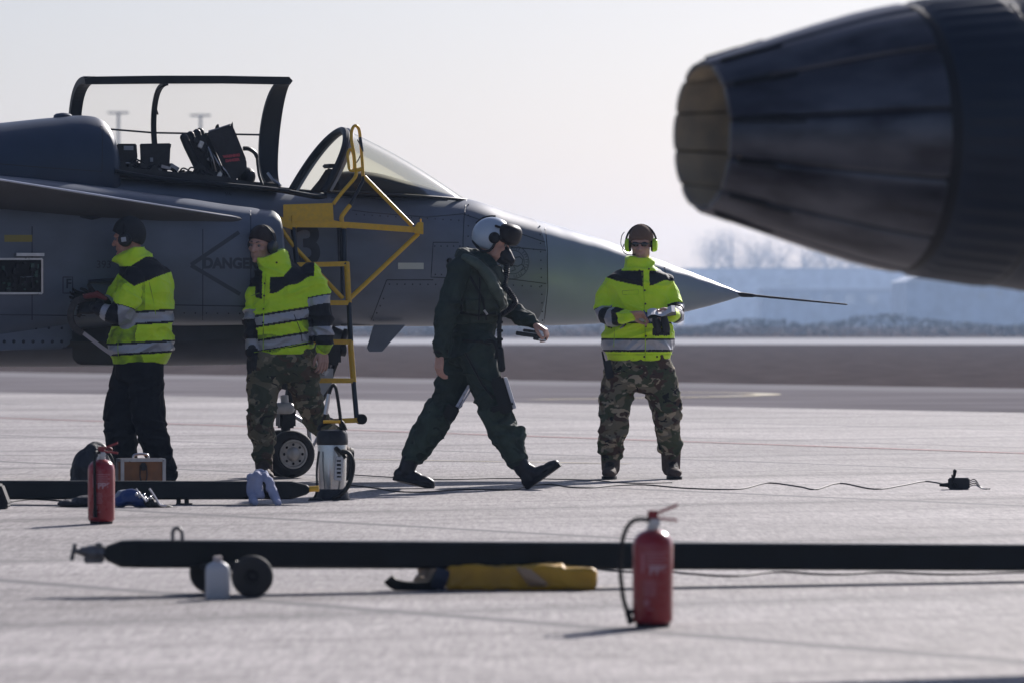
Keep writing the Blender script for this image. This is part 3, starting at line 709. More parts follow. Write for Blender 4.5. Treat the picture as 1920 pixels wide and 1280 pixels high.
bm = tb(); tube(bm, [cx0+Vector((-.08, -.09, .33)), cx0+Vector((.0, -.09, .33))], .042, n=14, round_caps=True); tube(bm, [cx0+Vector((-.03, -.09, .30)), cx0+Vector((-.03, -.06, .42))], .03, n=12); build('steering_actuator', bm, m_strut, g)
bm = tb(); tube(bm, [JL(650, 618, -.08), JL(622, 700, -.08), JL(604, 748, -.08)], .022, n=10); tube(bm, [JL(650, 618, .08), JL(605, 748, .02)], .018, n=10); build('drag_brace', bm, m_satin, g)
bm = tb(); box(bm, JL(621, 662, -.1), (.13, .1, .17), bev=.02, mi=0); lathe(bm, [(0, .045), (.04, .05), (.045, .04)], JL(636, 655, -.1), Vector((1, 0, 0)), 18, mi=0)
for k in range(7): tube(bm, smooth_pts([JL(596+k*6, 618, -.15+.03*k), JL(592+k*5, 650+k*2, -.14), JL(600+k*3, 690, -.1)], 3), .007, n=5)
build('taxi_light', bm, m_satin, g)
bm = tb(); jprism(bm, [(566, 716), (588, 690), (625, 690), (624, 716), (600, 750), (566, 750)], -.17, -.15, .004); build('gear_door', bm, mat('door_grey_white', (.32, .34, .37), .4, var=.15, vs=8), jet, smooth=False)
bm = tb(); tube(bm, [JL(600, 690, -.19), JL(612, 700, -.19)], .02, square=True); box(bm, JL(604, 693, -.2), (.06, .02, .05), Matrix.Rotation(.5, 3, 'Y')); build('gear_bay_box', bm, m_alu, jet, smooth=False)
bm = tb(); tube(bm, [cx0+Vector((0, 0, .02)), cx0+Vector((.2, .0, .04)), cx0+Vector((.27, 0, .16))], .014, n=8); tube(bm, [cx0+Vector((.02, 0, .3)), cx0+Vector((.17, 0, .21)), cx0+Vector((.19, 0, .04))], .016, n=8); build('torque_link', bm, m_alu, g)

# ------------------------------------------------------------------ boarding ladder
m_yel = mat('ladder_yellow', (.78, .44, .02), .4, var=.1, vs=40, c2=(.68, .39, .03), bump=.0006, bs=80)
m_lblk = mat('ladder_black', (.015, .02, .028), .35)
lad_o = JL(655, 788, -.98); lad_o.z = 0
Mj = Matrix.Translation((JX, JD, 0)) @ Matrix.Rotation(TH, 4, 'Z')
lad = empty('boarding_ladder', Mj @ lad_o, TH, 'yellow and black boarding ladder hooked onto the side of the grey jet', 'ladder')
def LL(x, y, dl=0.0):
    lat = -.60-.36*max(0, min(1, (y-400)/390)) if y > 400 else -.60+.16*max(0, min(1, (400-y)/130))
    return JL(x, y, lat+dl)-lad_o
def lt(name, pts, r, m=m_yel, sq=False, sm=0, dl=0.0, parent=None, n=10):
    pts = [LL(*p) if len(p) > 2 else LL(p[0], p[1], dl) for p in pts]
    if sm: pts = smooth_pts(pts, sm)
    bm = tb(); tube(bm, pts, r, n=n, square=sq); return build(name, bm, m, parent or lad, smooth=not sq)
lt('beam', [(550, 421), (648, 422), (787, 432)], .021, sq=True)
lt('stile', [(549, 424), (557, 500), (566, 570), (572, 640), (580, 713), (588, 788)], .019, m_lblk)
st = lt('stile', [(645, 430), (646, 497)], .020, m_lblk); lt('stile', [(650, 492), (654, 568)], .021); lt('stile', [(654, 568), (658, 645)], .0185, m_lblk)
lt('stile', [(657, 640), (663, 716)], .021); lt('stile', [(663, 716), (669, 785)], .0185, m_lblk); lt('stile', [(640, 432), (642, 560)], .012, m_lblk, dl=.12)
lt('rung', [(556, 497), (650, 495)], .0175, sq=True); lt('rung', [(566, 568), (655, 568)], .0175, sq=True); lt('rung', [(572, 640), (658, 641)], .0175, sq=True)
lt('rung', [(580, 713), (664, 713)], .0175, sq=True); lt('rung', [(590, 790), (672, 787)], .0175, sq=True)
lt('brace', [(512, 408), (549, 460), (643, 560)], .015); lt('brace', [(784, 439), (656, 560)], .017); lt('brace', [(773, 424), (683, 332)], .015)
bm = tb(); A = [(531, 384), (624, 381), (625, 414), (638, 416), (640, 421), (551, 421), (546, 412), (531, 409)]
prism(bm, [LL(x, y, -.01) for x, y in A], [LL(x, y, .012) for x, y in A], bev=.003); build('step_plate', bm, m_yel, lad, smooth=False)
bm = tb(); prism(bm, [LL(x, y, -.02) for x, y in ((506, 402), (518, 404), (548, 414), (550, 432), (530, 425), (510, 418))], [LL(x, y, .05) for x, y in ((506, 402), (518, 404), (548, 414), (550, 432), (530, 425), (510, 418))], bev=.006); build('hook_bracket', bm, m_yel, lad, smooth=False)
bm = tb(); prism(bm, [LL(x, y, -.035) for x, y in ((783, 417), (794, 417), (794, 440), (776, 438), (776, 428))], [LL(x, y, .035) for x, y in ((783, 417), (794, 417), (794, 440), (776, 438), (776, 428))], bev=.004); tube(bm, [LL(789, 419), LL(789, 411)], .006); build('pad_bracket', bm, m_yel, lad, smooth=False)
bm = tb(); tube(bm, [LL(551, 428), LL(551, 406)], .02, square=True); tube(bm, [LL(551, 408), LL(551, 404)], .01); build('locking_post', bm, m_yel, lad, smooth=False)
lt('handrail', [(625, 383), (640, 363), (662, 338), (667, 330), (668, 322)], .0135, sm=3)
lt('handrail', [(646, 430), (640, 410), (648, 396), (656, 386)], .017, sm=3); lt('handrail_grip', [(656, 386), (670, 360), (680, 340), (681, 332)], .0125, m_lblk)
lt('handrail', [(681, 336), (679, 300), (676, 265), (673, 243), (666, 236), (660, 244), (659, 262), (664, 290), (666, 318)], .0115, sm=4)
lt('handrail', [(667, 320), (656, 319), (653, 303), (652, 288), (657, 280), (662, 288), (664, 305), (664, 318)], .0105, sm=4); lt('handrail', [(667, 320), (680, 317)], .015)
lt('handrail_grip', [(675, 258), (679, 285)], .0122, m_lblk); lt('cable', [(664, 310), (672, 300), (678, 282), (670, 262)], .004, m_lblk, sm=4)
bm = tb(); lathe(bm, [(-.03, .02), (-.028, .037), (.028, .037), (.03, .02)], LL(677, 785), Vector((0, 1, 0)), 20); build('roller', bm, m_black, lad)

# ------------------------------------------------------------------ near jet: nozzle and tail
TH2 = R(20.8); ND = 19.3; N0 = P(1316, 255, ND)
jet2 = empty('fighter_jet', (N0.x, N0.y, 0), TH2, 'dark jet tail with petalled exhaust nozzle looming at upper right', 'fighter jet', 'grey fighter jets on the apron')
m_noz = mat('nozzle_metal', (.11, .115, .135), .36, metal=.75, var=.35, vs=5, stretch=(.6, 2, 2), c2=(.045, .045, .056))
m_nozin = mat('nozzle_lining', (.62, .52, .36), .7, var=.3, vs=9, c2=(.40, .35, .27))
m_tail = mat('tail_paint', (.014, .022, .038), .45, spec=.35, var=.15, vs=3)
m_ring = mat('nozzle_ring', (.014, .016, .02), .6, spec=.3)
zc = N0.z
NP = 12
def noz_r(s):
    K = [(0, .253), (.1, .285), (.27, .338), (.42, .384), (.56, .424), (.66, .447), (.72, .458)]
    for (a_, ra), (b_, rb_) in zip(K, K[1:]):
        if s <= b_: return ra+(rb_-ra)*(s-a_)/(b_-a_)
    return K[-1][1]
def pet(a): 
    q = (a*NP/(2*math.pi)+.35) % 1.0; return q
bm = tb(); N = NP*30; rr = []
ss = [0, .01, .03, .07, .1, .14, .18, .22, .3, .42, .56, .66, .72]
for s in ss:
    row = []
    for i in range(N):
        a = 2*math.pi*i/N; q = pet(a); e = min(q, 1-q); r_ = noz_r(s)
        grv = .008 if e < .03 else (.0 if e > .05 else .003)
        if .17 > s > .02 and q > .93: grv = .014
        r_ += .003*math.sin(math.pi*q)**.5-grv
        so_ = s+(.009*(1-math.sin(math.pi*q)**.25) if s < .04 else 0)
        row.append(Vector((so_, r_*math.cos(a), zc+r_*math.sin(a))))
    rr.append(row)
inn = []
for s, k in ((0, .94), (.1, 1.0), (.3, 1.12), (.55, 1.2), (.75, 1.22)):
    row = []
    for i in range(N):
        a = 2*math.pi*i/N; q = pet(a); e = min(q, 1-q); r_ = .253*k-(.0 if e > .05 else -.008)
        so_ = s+(.009*(1-math.sin(math.pi*q)**.25) if s == 0 else 0)
        row.append(Vector((so_, r_*math.cos(a), zc+r_*math.sin(a))))
    inn.append(row)
rings(bm, rr, cap=False, mi=0)
rings(bm, [inn[0], rr[0]], cap=False, mi=0)
v = rings(bm, inn, cap=False, mi=1); bm.faces.new(v[-1]).material_index = 1
for f_ in bm.faces:
    c_ = f_.calc_center_median(); q_ = pet(math.atan2(c_.z-zc, c_.y)); e_ = min(q_, 1-q_)
    if f_.material_index == 0 and .02 < c_.x and e_ < (.028 if c_.x < .40 else .017): f_.material_index = 2
    if f_.material_index == 1 and e_ < .032: f_.material_index = 2
bmesh.ops.remove_doubles(bm, verts=bm.verts, dist=.0003)
noz = build('exhaust_nozzle', bm, [m_noz, m_nozin, mat('petal_gap', (.012, .012, .014), .7, spec=.2)], jet2)
C2 = Vector((0, 0, zc)); AXX = Vector((1, 0, 0))
for k in range(NP):      # overlapping seal fingers between the petals
    bm = tb()
    a = (k-.35)*2*math.pi/NP+.02
    def q(s, da, up): 
        r_ = noz_r(s)+up; return Vector((s, r_*math.cos(a+da), zc+r_*math.sin(a+da)))
    prism(bm, [q(.03, -.02, .0), q(.15, -.015, .0), q(.15, .035, .0), q(.03, .025, .0)], [q(.03, -.02, .012), q(.15, -.015, .010), q(.15, .035, .010), q(.03, .025, .012)])
    prism(bm, [q(.15, .02, .0), q(.24, .02, .0), q(.24, .05, .0), q(.15, .05, .0)], [q(.15, .02, .008), q(.24, .02, .007), q(.24, .05, .007), q(.15, .05, .008)])
    build('petal_seal', bm, m_ring, noz, smooth=False)
bm = tb(); lathe(bm, [(.70, .44), (.718, .457), (.745, .461), (.768, .459), (.775, .45)], C2, AXX, 96); build('nozzle_ring', bm, m_ring, jet2)
bm = tb(); rr = []
for s, r_ in [(.755, .458), (.78, .466), (.80, .474), (1.02, .503), (1.05, .507), (1.06, .502), (1.09, .508), (1.22, .526), (1.28, .535), (1.6, .57), (2.4, .64), (3.5, .68), (5, .68), (6.5, .6), (7.5, .45), (8, .3)]:
    row = []
    for i in range(192):
        a = 2*math.pi*i/192; f_ = (.004 if (i % 4) < 2 else -.002) if .79 < s < 1.04 else 0
        row.append(Vector((s, (r_+f_)*math.cos(a), zc+(r_+f_)*math.sin(a))))
    rr.append(row)
rings(bm, rr); build('aft_fuselage', bm, m_tail, jet2)
bm = tb()
def tl(pts, r_=.006):
    tube(bm, [Vector((s, (rb_)*math.cos(a), zc+(rb_)*math.sin(a))) for s, a, rb_ in pts], r_, n=5)
for s, rb_ in ((1.055, .505), (1.36, .546)): tl([(s, math.pi+k*.1, rb_) for k in range(-16, 17)], .005)
tl([(1.20, math.pi-.75+.01*k, .525+.003) for k in range(0, 2)]+[(1.24+.03*k, math.pi-.7+.12*k, .53+.004*k) for k in range(0, 6)])
tl([(1.16, math.pi+.75, .522), (1.23, math.pi+.55, .53), (1.28, math.pi+.35, .537), (1.3, math.pi+.15, .54)])
build('tail_seams', bm, m_ring, jet2)['kind'] = 'stuff'
bm = tb(); aL = math.pi+.12; ell(bm, Vector((1.13, .52*math.cos(aL), zc+.52*math.sin(aL))), (.05, .03, .028), mi=0); ell(bm, Vector((1.145, .53*math.cos(aL), zc+.53*math.sin(aL))), (.034, .04, .026), mi=1)
build('tail_light', bm, [m_ring, mat('pale_lens', (.7, .74, .8), .2)], jet2)

# ------------------------------------------------------------------ people
def camo(name, cols, sc=7):
    m = bpy.data.materials.new(name); m.use_nodes = True; N, L = nlink(m); b = N['Principled BSDF']
    tc = N.new('ShaderNodeTexCoord'); mp = N.new('ShaderNodeMapping'); mp.inputs['Scale'].default_value = (1.0, 1.0, 1.5); L(tc.outputs['Object'], mp.inputs[0])
    prev = None
    for i, (c, s, th, dist) in enumerate(cols):
        if prev is None:
            rgb = N.new('ShaderNodeRGB'); rgb.outputs[0].default_value = (*c, 1); prev = rgb.outputs[0]; continue
        nz = N.new('ShaderNodeTexNoise'); nz.noise_dimensions = '4D'; nz.inputs['W'].default_value = i*3.7; nz.inputs['Scale'].default_value = s; nz.inputs['Detail'].default_value = 2.5; nz.inputs['Distortion'].default_value = dist
        L(mp.outputs[0], nz.inputs['Vector']); mr = N.new('ShaderNodeMapRange'); L(nz.outputs[0], mr.inputs[0]); mr.inputs[1].default_value = th; mr.inputs[2].default_value = th+.015
        mx = N.new('ShaderNodeMix'); mx.data_type = 'RGBA'; L(mr.outputs[0], mx.inputs[0]); L(prev, mx.inputs[6]); mx.inputs[7].default_value = (*c, 1); prev = mx.outputs[2]
    L(prev, b.inputs['Base Color']); b.inputs['Roughness'].default_value = .85; b.inputs['Specular IOR Level'].default_value = .25
    n2 = N.new('ShaderNodeTexNoise'); n2.inputs['Scale'].default_value = 22; n2.inputs['Detail'].default_value = 4; L(tc.outputs['Object'], n2.inputs['Vector'])
    bp = N.new('ShaderNodeBump'); bp.inputs['Distance'].default_value = .012; L(n2.outputs[0], bp.inputs['Height']); L(bp.outputs[0], b.inputs['Normal'])
    return m
m_camo = camo('camouflage', [((.18, .155, .105), 0, 0, 0), ((.065, .075, .04), 6, .48, .6), ((.075, .045, .032), 7, .54, .8), ((.36, .30, .21), 9, .58, 1.0), ((.012, .012, .012), 11, .63, 1.5)])
m_camo2 = camo('camouflage_olive', [((.19, .16, .10), 0, 0, 0), ((.08, .085, .05), 6, .48, .5), ((.11, .075, .05), 8, .56, .8), ((.32, .27, .18), 9, .59, 1.0), ((.035, .03, .022), 12, .62, 1.2)])
m_hiv = mat('hi_vis_yellow', (.74, 1.0, .03), .6, c2=(.60, .93, .015), vs=7, detail=10, bump=.02, bs=11, spec=.3, sheen=.2)
m_hiv_d = mat('hi_vis_dirty', (.62, .95, .02), .65, c2=(.15, .24, .03), vs=8, detail=9, bump=.02, bs=13, spec=.3)
m_navy = mat('jacket_black', (.012, .013, .018), .7, bump=.010, bs=14, spec=.3)
m_silver = mat('reflective_tape', (.40, .41, .45), .38, metal=.25, var=.06, vs=30, bump=.004, bs=20)
m_skin = mat('skin', (.54, .31, .24), .5, var=.12, vs=14, spec=.4)
m_skin2 = mat('skin_ruddy', (.52, .26, .20), .5, var=.12, vs=14, spec=.4)
m_lip = mat('lip', (.30, .11, .09), .5); m_hair = mat('hair_dark', (.03, .02, .015), .7, bump=.002, bs=120)
m_eye = mat('eye', (.12, .1, .09), .25)
m_glove = mat('black_glove', (.015, .015, .018), .65, bump=.003, bs=40)
m_pants = mat('black_trousers', (.005, .006, .010), .8, bump=.012, bs=12, spec=.25)
m_boot = mat('brown_boot', (.085, .06, .048), .75, spec=.2, var=.3, vs=20, bump=.002, bs=60); m_bboot = mat('black_boot', (.010, .011, .017), .45, spec=.35, bump=.002, bs=40)
m_flight = mat('flight_suit_green', (.026, .040, .033), .8, var=.2, vs=8, bump=.010, bs=14, spec=.25)
m_gsuit = mat('g_suit_green', (.036, .056, .044), .75, var=.25, vs=10, bump=.010, bs=16, spec=.25)
m_vest = mat('survival_vest', (.032, .044, .032), .75, var=.25, vs=14, bump=.008, bs=22, spec=.3)
m_strap = mat('webbing', (.010, .012, .012), .6, spec=.3)

class Pn:      # pixel based placement for one person
    def __init__(s, D, x): s.D = D; s.k = F/D; s.root = Vector(((x-960)/F*D, D, .012))
    def w(s, x, y, dd=0): return P(x, y, s.D+dd)
    def l(s, x, y, dd=0): return P(x, y, s.D+dd)-s.root
    def yp(s, z): return HY-(z+s.root.z-H)*s.k
    def xp(s, x): return 960+(x+s.root.x)*s.k
def torso(bm, pn, secs, N=28, n=2.3):
    rr = []
    for v in cr([tuple(s_) if len(s_) == 5 else (*s_, 0) for s_ in secs], 3):
        y, cx, hw, hd, dd = v; c = pn.l(cx, y, dd); a = hw/pn.k
        ring = []
        for i in range(N):
            t = 2*math.pi*i/N; cc, sn = math.cos(t), math.sin(t)
            ring.append(Vector((c.x+a*math.copysign(abs(cc)**(2/n), cc), c.y+hd*math.copysign(abs(sn)**(2/n), sn), c.z)))
        rr.append(ring)
    rings(bm, rr)
def limb(bm, pn, pts, sc=1.0, add=0.0, k=3):
    L_ = cr([(i, p[0], p[1], p[2], p[3]) for i, p in enumerate(pts)], k)
    tube(bm, [pn.l(a[1], a[2], a[3]) for a in L_], [max(.012, a[4]/pn.k*sc+add) for a in L_], n=14, round_caps=True)
def basis(f, u=Vector((0, 0, 1))):
    f = f.normalized(); r = f.cross(u).normalized(); u = r.cross(f).normalized(); return f, r, u
def head(bm, c, f, u=Vector((0, 0, 1))):
    f, r, u = basis(f, u); M = Matrix((f, r, u)).transposed()
    q = lambda a, b, d: c+f*a+r*b+u*d
    ell(bm, q(-.012, 0, .035), (.098, .077, .092), M); ell(bm, q(.018, 0, -.02), (.074, .066, .09), M)
    ell(bm, q(.028, 0, -.072), (.056, .052, .042), M); ell(bm, q(.078, 0, -.094), (.02, .022, .018), M, 12)
    tube(bm, [q(.084, 0, .018), q(.103, 0, -.012), q(.108, 0, -.024)], [.009, .012, .014], n=8, round_caps=True)
    for sg in (-1, 1):
        ell(bm, q(.096, sg*.013, -.026), (.012, .009, .008), M, 8)
        tube(bm, [q(.084, sg*.008, .030), q(.080, sg*.03, .034), q(.062, sg*.052, .028)], .011, n=8, round_caps=True)
        ell(bm, q(.060, sg*.042, -.016), (.026, .022, .020), M, 10); ell(bm, q(-.004, sg*.078, -.004), (.017, .009, .031), M, 10)
        ell(bm, q(.02, sg*.052, -.06), (.035, .012, .03), M, 10)
    for dz, rr_ in ((-.050, .0085), (-.062, .0095)):
        tube(bm, [q(.075, -.024, dz+.002), q(.088, 0, dz), q(.075, .024, dz+.002)], rr_, n=8, round_caps=True)
    return f, r, u, q, M
def eyes(parent, q, M, col_=None):
    for sg in (-1, 1):
        bm = tb(); ell(bm, q(.077, sg*.030, .010), (.011, .013, .010), M, 10); ell(bm, q(.086, sg*.030, .010), (.004, .006, .006), M, 8, mi=1)
        build('eye', bm, [mat('eye_white', (.22, .19, .18), .4), m_eye], parent)
        bm = tb(); tube(bm, [q(.092, sg*.014, .033), q(.088, sg*.030, .038), q(.071, sg*.048, .033)], .0042, n=6); build('eyebrow', bm, m_hair, parent)
def hand(bm, wp, d, nrm, side=1, curl=.6, sc=1.0, spread=.05, thumb=.6):
    """wp wrist, d pointing direction, nrm palm normal (curl goes towards nrm); side +1/-1 puts the thumb."""
    d = d.normalized(); nrm = (nrm-d*nrm.dot(d)).normalized(); s = d.cross(nrm)*side
    L_ = .09*sc
    for k in range(4):
        o = (k-1.5)*.0205*sc
        tube(bm, [wp+s*o*.5, wp+d*L_*.55+s*o*.9, wp+d*L_+s*o], [.0165*sc, .015*sc, .0125*sc], n=8, round_caps=True)
        l0 = [.040, .045, .041, .032][3-k]*sc if side > 0 else [.040, .045, .041, .032][3-k]*sc
        p = wp+d*L_*.97+s*o; a = curl*(.55+.1*k); pts = [p]
        for j in range(3):
            dv = d*math.cos(a)+nrm*math.sin(a)+s*(k-1.5)*spread; p = p+dv.normalized()*l0*[1, .72, .55][j]; pts.append(p); a += curl
        tube(bm, pts, [.0098*sc, .0092*sc, .0085*sc, .0072*sc], n=8, round_caps=True)
    b0 = wp+d*.025*sc+s*.022*sc+nrm*.006; dv = (d*.7+s*.75*thumb+nrm*.5).normalized(); p1 = b0+dv*.042*sc; p2 = p1+(dv*.6+d*.5+nrm*.15*curl).normalized()*.032*sc; p3 = p2+(d*.8+nrm*.3).normalized()*.024*sc
    tube(bm, [b0, p1, p2, p3], [.016*sc, .0125*sc, .0105*sc, .0085*sc], n=8, round_caps=True)
def foot(bm, ank, heel, toe, w_=.048, shaft=None, sr=.058):
    d = (toe-heel); L_ = d.length; d.normalize(); up = (ank-(heel+d*L_*.25)); up = (up-d*up.dot(d)).normalized()
    sd = d.cross(up); M = Matrix((d, sd, up)).transposed()
    ell(bm, heel+d*.05+up*.045, (.058, w_*.78, .05), M, 14); ell(bm, heel+d*L_*.45+up*.042, (L_*.30, w_*.84, .046), M, 14)
    ell(bm, heel+d*(L_*.74)+up*.034, (L_*.24, w_, .038), M, 16); ell(bm, heel+d*(L_*.90)+up*.03, (L_*.12, w_*.86, .03), M, 14)
    tube(bm, [heel+d*L_*.40+up*.055, ank+up*.01], [w_*.8, sr*.9], n=12, round_caps=True)
    tube(bm, [heel+d*.055+up*.05, ank], [w_*.85, sr*.92], n=12, round_caps=True)
    if shaft is not None: tube(bm, [ank, shaft], [sr*.92, sr], n=14, round_caps=True)
def sole(parent, heel, toe, upref, m, w_=.05):
    d = (toe-heel); L_ = d.length; d.normalize(); up = (upref-d*upref.dot(d)).normalized(); sd = d.cross(up); bm = tb()
    out = []
    for i in range(28):
        t = 2*math.pi*i/28; x = .5-.5*math.cos(t); ww = w_*(.74+.26*min(1, x*1.6))*abs(math.sin(t))**.55*(1.06 if x > .6 else 1)
        out.append(heel-d*.004+d*(L_+.012)*x+sd*ww*math.copysign(1, math.sin(t)))
    prism(bm, [p-up*.004 for p in out], [p+up*.022 for p in out])
    return build('boot_sole', bm, m, parent, smooth=False)
def collar(bm, pn, c0, c1, r0, r1, hd0, hd1, tilt=0.0, n=24):
    a = pn.l(*c0); b_ = pn.l(*c1); rr = []
    for t, k in ((0, 1), (.35, 1.04), (.7, 1.06), (1, 1.02)):
        c = a.lerp(b_, t); rr.append([c+Vector(((r0+(r1-r0)*t)/pn.k*k*math.cos(x), (hd0+(hd1-hd0)*t)*k*math.sin(x), tilt*t*(r0/pn.k)*math.cos(x))) for x in [2*math.pi*i/n for i in range(n)]])
    rings(bm, rr)
def seg_t(p, pts):
    """normalised arc position + distance of points p (n,3) to polyline."""
    pts = [np.array(q) for q in pts]; ls = [np.linalg.norm(b_-a) for a, b_ in zip(pts, pts[1:])]; T = sum(ls); best = np.full(len(p), 9e9); tt = np.zeros(len(p)); acc = 0
    for a, b_, l_ in zip(pts, pts[1:], ls):
        u = np.clip(((p-a) @ (b_-a))/(l_*l_+1e-9), 0, 1); dd = np.linalg.norm(p-(a+u[:, None]*(b_-a)), axis=1); m_ = dd < best
        best[m_] = dd[m_]; tt[m_] = (acc+u[m_]*l_)/T; acc += l_
    return tt, best
def beanie(parent, q, M, m, h=1.0, brim=.03, name='knit_cap', tilt=0, low=0, fat=1.0):
    bm = tb(); bmesh.ops.create_uvsphere(bm, u_segments=28, v_segments=20, radius=1)
    for v in bm.verts:
        x, y, z = v.co; x *= .112*fat; y *= .092*fat; z *= .112*h; lim = -.022-low+tilt*x+x*.42
        if z < lim-.0: z = lim+ (z-lim)*.04; x *= .97; y *= .97
        v.co = q(x-.014, y, z+.036)
    bmesh.ops.remove_doubles(bm, verts=bm.verts, dist=.0005)
    return build(name, bm, m, parent)
def muffs(parent, q, M, r, m, m2, band=True, over=.128):
    for sg in (-1, 1):
        bm = tb(); lathe(bm, [(0, .044), (.012, .049), (.028, .048), (.040, .038), (.044, .012)], q(-.005, sg*.076, -.004), r*sg, 22); c = build('ear_cup', bm, m, parent)
        bm = tb(); lathe(bm, [(-.006, .044), (.006, .051), (.012, .044)], q(-.005, sg*.078, -.004), r*sg, 22); build('ear_cushion', bm, m2, c)
    bm = tb(); tube(bm, [q(-.006, math.cos(a)*.112, .0+math.sin(a)*(over+.014)) for a in [math.pi*i/16 for i in range(17)]], .0075, n=8); build('headband', bm, m2, parent)
def jacket(pn, root, secs, arms, coll, classify, mats, amp=.021, seed=0, hem=None, vox=.0062):
    bm = tb(); torso(bm, pn, secs)
    for a in arms: limb(bm, pn, a)
    for c in coll: collar(bm, pn, *c)
    me = remesh(bm, vox, 3)
    z0_ = coords(me)[:, 2].min(); wrinkle(me, amp, 7.5, (1, 1, 1.7), seed, extra=lambda p: min(1, max(.0, (p[2]-z0_-.01)/.10)))
    c = centers(me); idx = classify(c)
    return finish('jacket', me, mats, root, idx=idx)
def trousers(pn, root, hips, legs, m, amp=.016, seed=0, name='trousers', vox=.0085, pockets=()):
    bm = tb(); torso(bm, pn, hips)
    for a in legs: limb(bm, pn, a)
    for (x, y, dd, sx, sy, sz) in pockets: box(bm, pn.l(x, y, dd), (sx, sy, sz), bev=.015)
    me = remesh(bm, vox, 3)
    wrinkle(me, amp, 8.5, (1, 1, 1.9), seed, extra=lambda p: .7+.8*max(0, 1-p[2]/.55))
    return finish(name, me, m, root)
def person_body(pn, label, hc, hf, hu, spine_pts, arms, legs, hands, cat='person', extra_skin=None, skin=None):
    bm = tb(); f, r, u, q, M = head(bm, pn.l(*hc), hf, hu)
    tube(bm, [q(-.03, 0, -.03), q(-.03, 0, -.10), pn.l(*spine_pts[0][:3])], [.052, .056, .065], n=14, round_caps=True)
    torso(bm, pn, [(y, x, s_[3], s_[4], s_[2]) for s_ in spine_pts for x, y in [(s_[0], s_[1])]])
    for a in arms: limb(bm, pn, a, .62)
    for a in legs: limb(bm, pn, a, .68)
    for h_ in hands: hand(bm, *h_[:3], **h_[3])
    me = remesh(bm, .0042, 1, .5)
    o = finish('person', me, skin or m_skin, None, loc=pn.root)
    tag(o, label, cat, 'people working on the apron'); return o, f, r, u, q, M
GR = 'people working on the apron'
def cuffs(pn, root, pts, r, m): pass
def snaps(parent, pts, m=m_black, r=.007):
    bm = tb()
    for p in pts: ell(bm, p, (r, r*.6, r), n=8)
    return build('snap_buttons', bm, m, parent)
def onmesh(o, pn, x, y, off=.004):
    """surface point of a part under a photo pixel, via a horizontal ray from the front"""
    me = o.data; t = getattr(onmesh, 'c', {}).get(o.name)
    if t is None:
        t = BVHTree.FromPolygons([v.co.copy() for v in me.vertices], [tuple(p.vertices) for p in me.polygons]); onmesh.c = {**getattr(onmesh, 'c', {}), o.name: t}
    p = pn.l(x, y, 0); h = t.ray_cast(Vector((p.x, -2, p.z)), Vector((0, 1, 0)))
    if h[0] is None: return p
    return h[0]+Vector((0, -off, 0))
def seams(parent, o, pn, lines, r=.003, m=m_black, name='seam', off=.0):
    bm = tb()
    for ln in lines:
        pp = []
        for a, b_ in zip(ln, ln[1:]):
            k = max(1, int(math.hypot(b_[0]-a[0], b_[1]-a[1])/3))
            pp += [(a[0]+(b_[0]-a[0])*i/k, a[1]+(b_[1]-a[1])*i/k) for i in range(k)]
        pp.append(ln[-1]); tube(bm, [onmesh(o, pn, x, y, off) for x, y in pp], r, n=5)
    return build(name, bm, m, parent)
# material slots: 0 yellow 1 black 2 silver 3 dirty yellow
JM = [m_hiv, m_navy, m_silver, m_hiv_d]
def bands(v, specs):
    """v array; specs [(lo,hi,idx)]"""
    out = np.full(len(v), -1)
    for lo, hi, i in specs: out[(v >= lo) & (v < hi)] = i
    return out

# ---- man on the right, facing the camera
pn = Pn(40.9, 1200)
secs = [(499, 1199, 27, .10), (505, 1198, 40, .125), (512, 1198, 54, .14), (523, 1198, 63, .15), (550, 1198, 62, .17), (590, 1197, 62, .185), (630, 1197, 66, .19), (655, 1197, 66, .185), (664, 1197, 61, .17), (676, 1198, 58, .16)]
aL = [(1152, 528, 0, 16), (1139, 556, .0, 19.5), (1133, 586, -.06, 18.5), (1150, 595, -.20, 16.5), (1177, 592, -.30, 13.5)]
aR = [(1246, 528, 0, 16), (1258, 552, .0, 19.5), (1266, 580, -.06, 18.5), (1265, 591, -.20, 16), (1259, 590, -.28, 13.5)]
lL = [(1170, 690, 0, 35), (1158, 740, 0, 32), (1152, 790, -.02, 28), (1147, 828, 0, 23), (1144, 847, .02, 22)]
lR = [(1226, 690, 0, 35), (1243, 740, 0, 32), (1250, 790, -.02, 27), (1254, 828, 0, 23), (1257, 847, .02, 22)]
hw_L = pn.l(1180, 591, -.31); hw_R = pn.l(1262, 590, -.29)
body, f, r, u, q, M = person_body(pn, 'man in yellow hi-vis jacket, camouflage trousers and yellow ear defenders writing on paper', (1202, 459), Vector((-.12, -1, -.12)), Vector((0, 0, 1)),
    [(1200, 500, 0, 24, .07), (1199, 525, 0, 48, .10), (1198, 600, 0, 45, .12), (1198, 680, 0, 44, .12), (1198, 700, 0, 42, .11)], [aL, aR], [lL, lR],
    [(hw_L, Vector((1, -.15, .05)), Vector((-.1, -.5, -.9)), dict(side=1, curl=.75)), (hw_R, Vector((-1, -.25, .02)), Vector((0, -.9, -.2)), dict(side=1, curl=.7))])
man4 = body
aLw = [np.array(pn.l(*p[:3])) for p in aL]; aRw = [np.array(pn.l(*p[:3])) for p in aR]
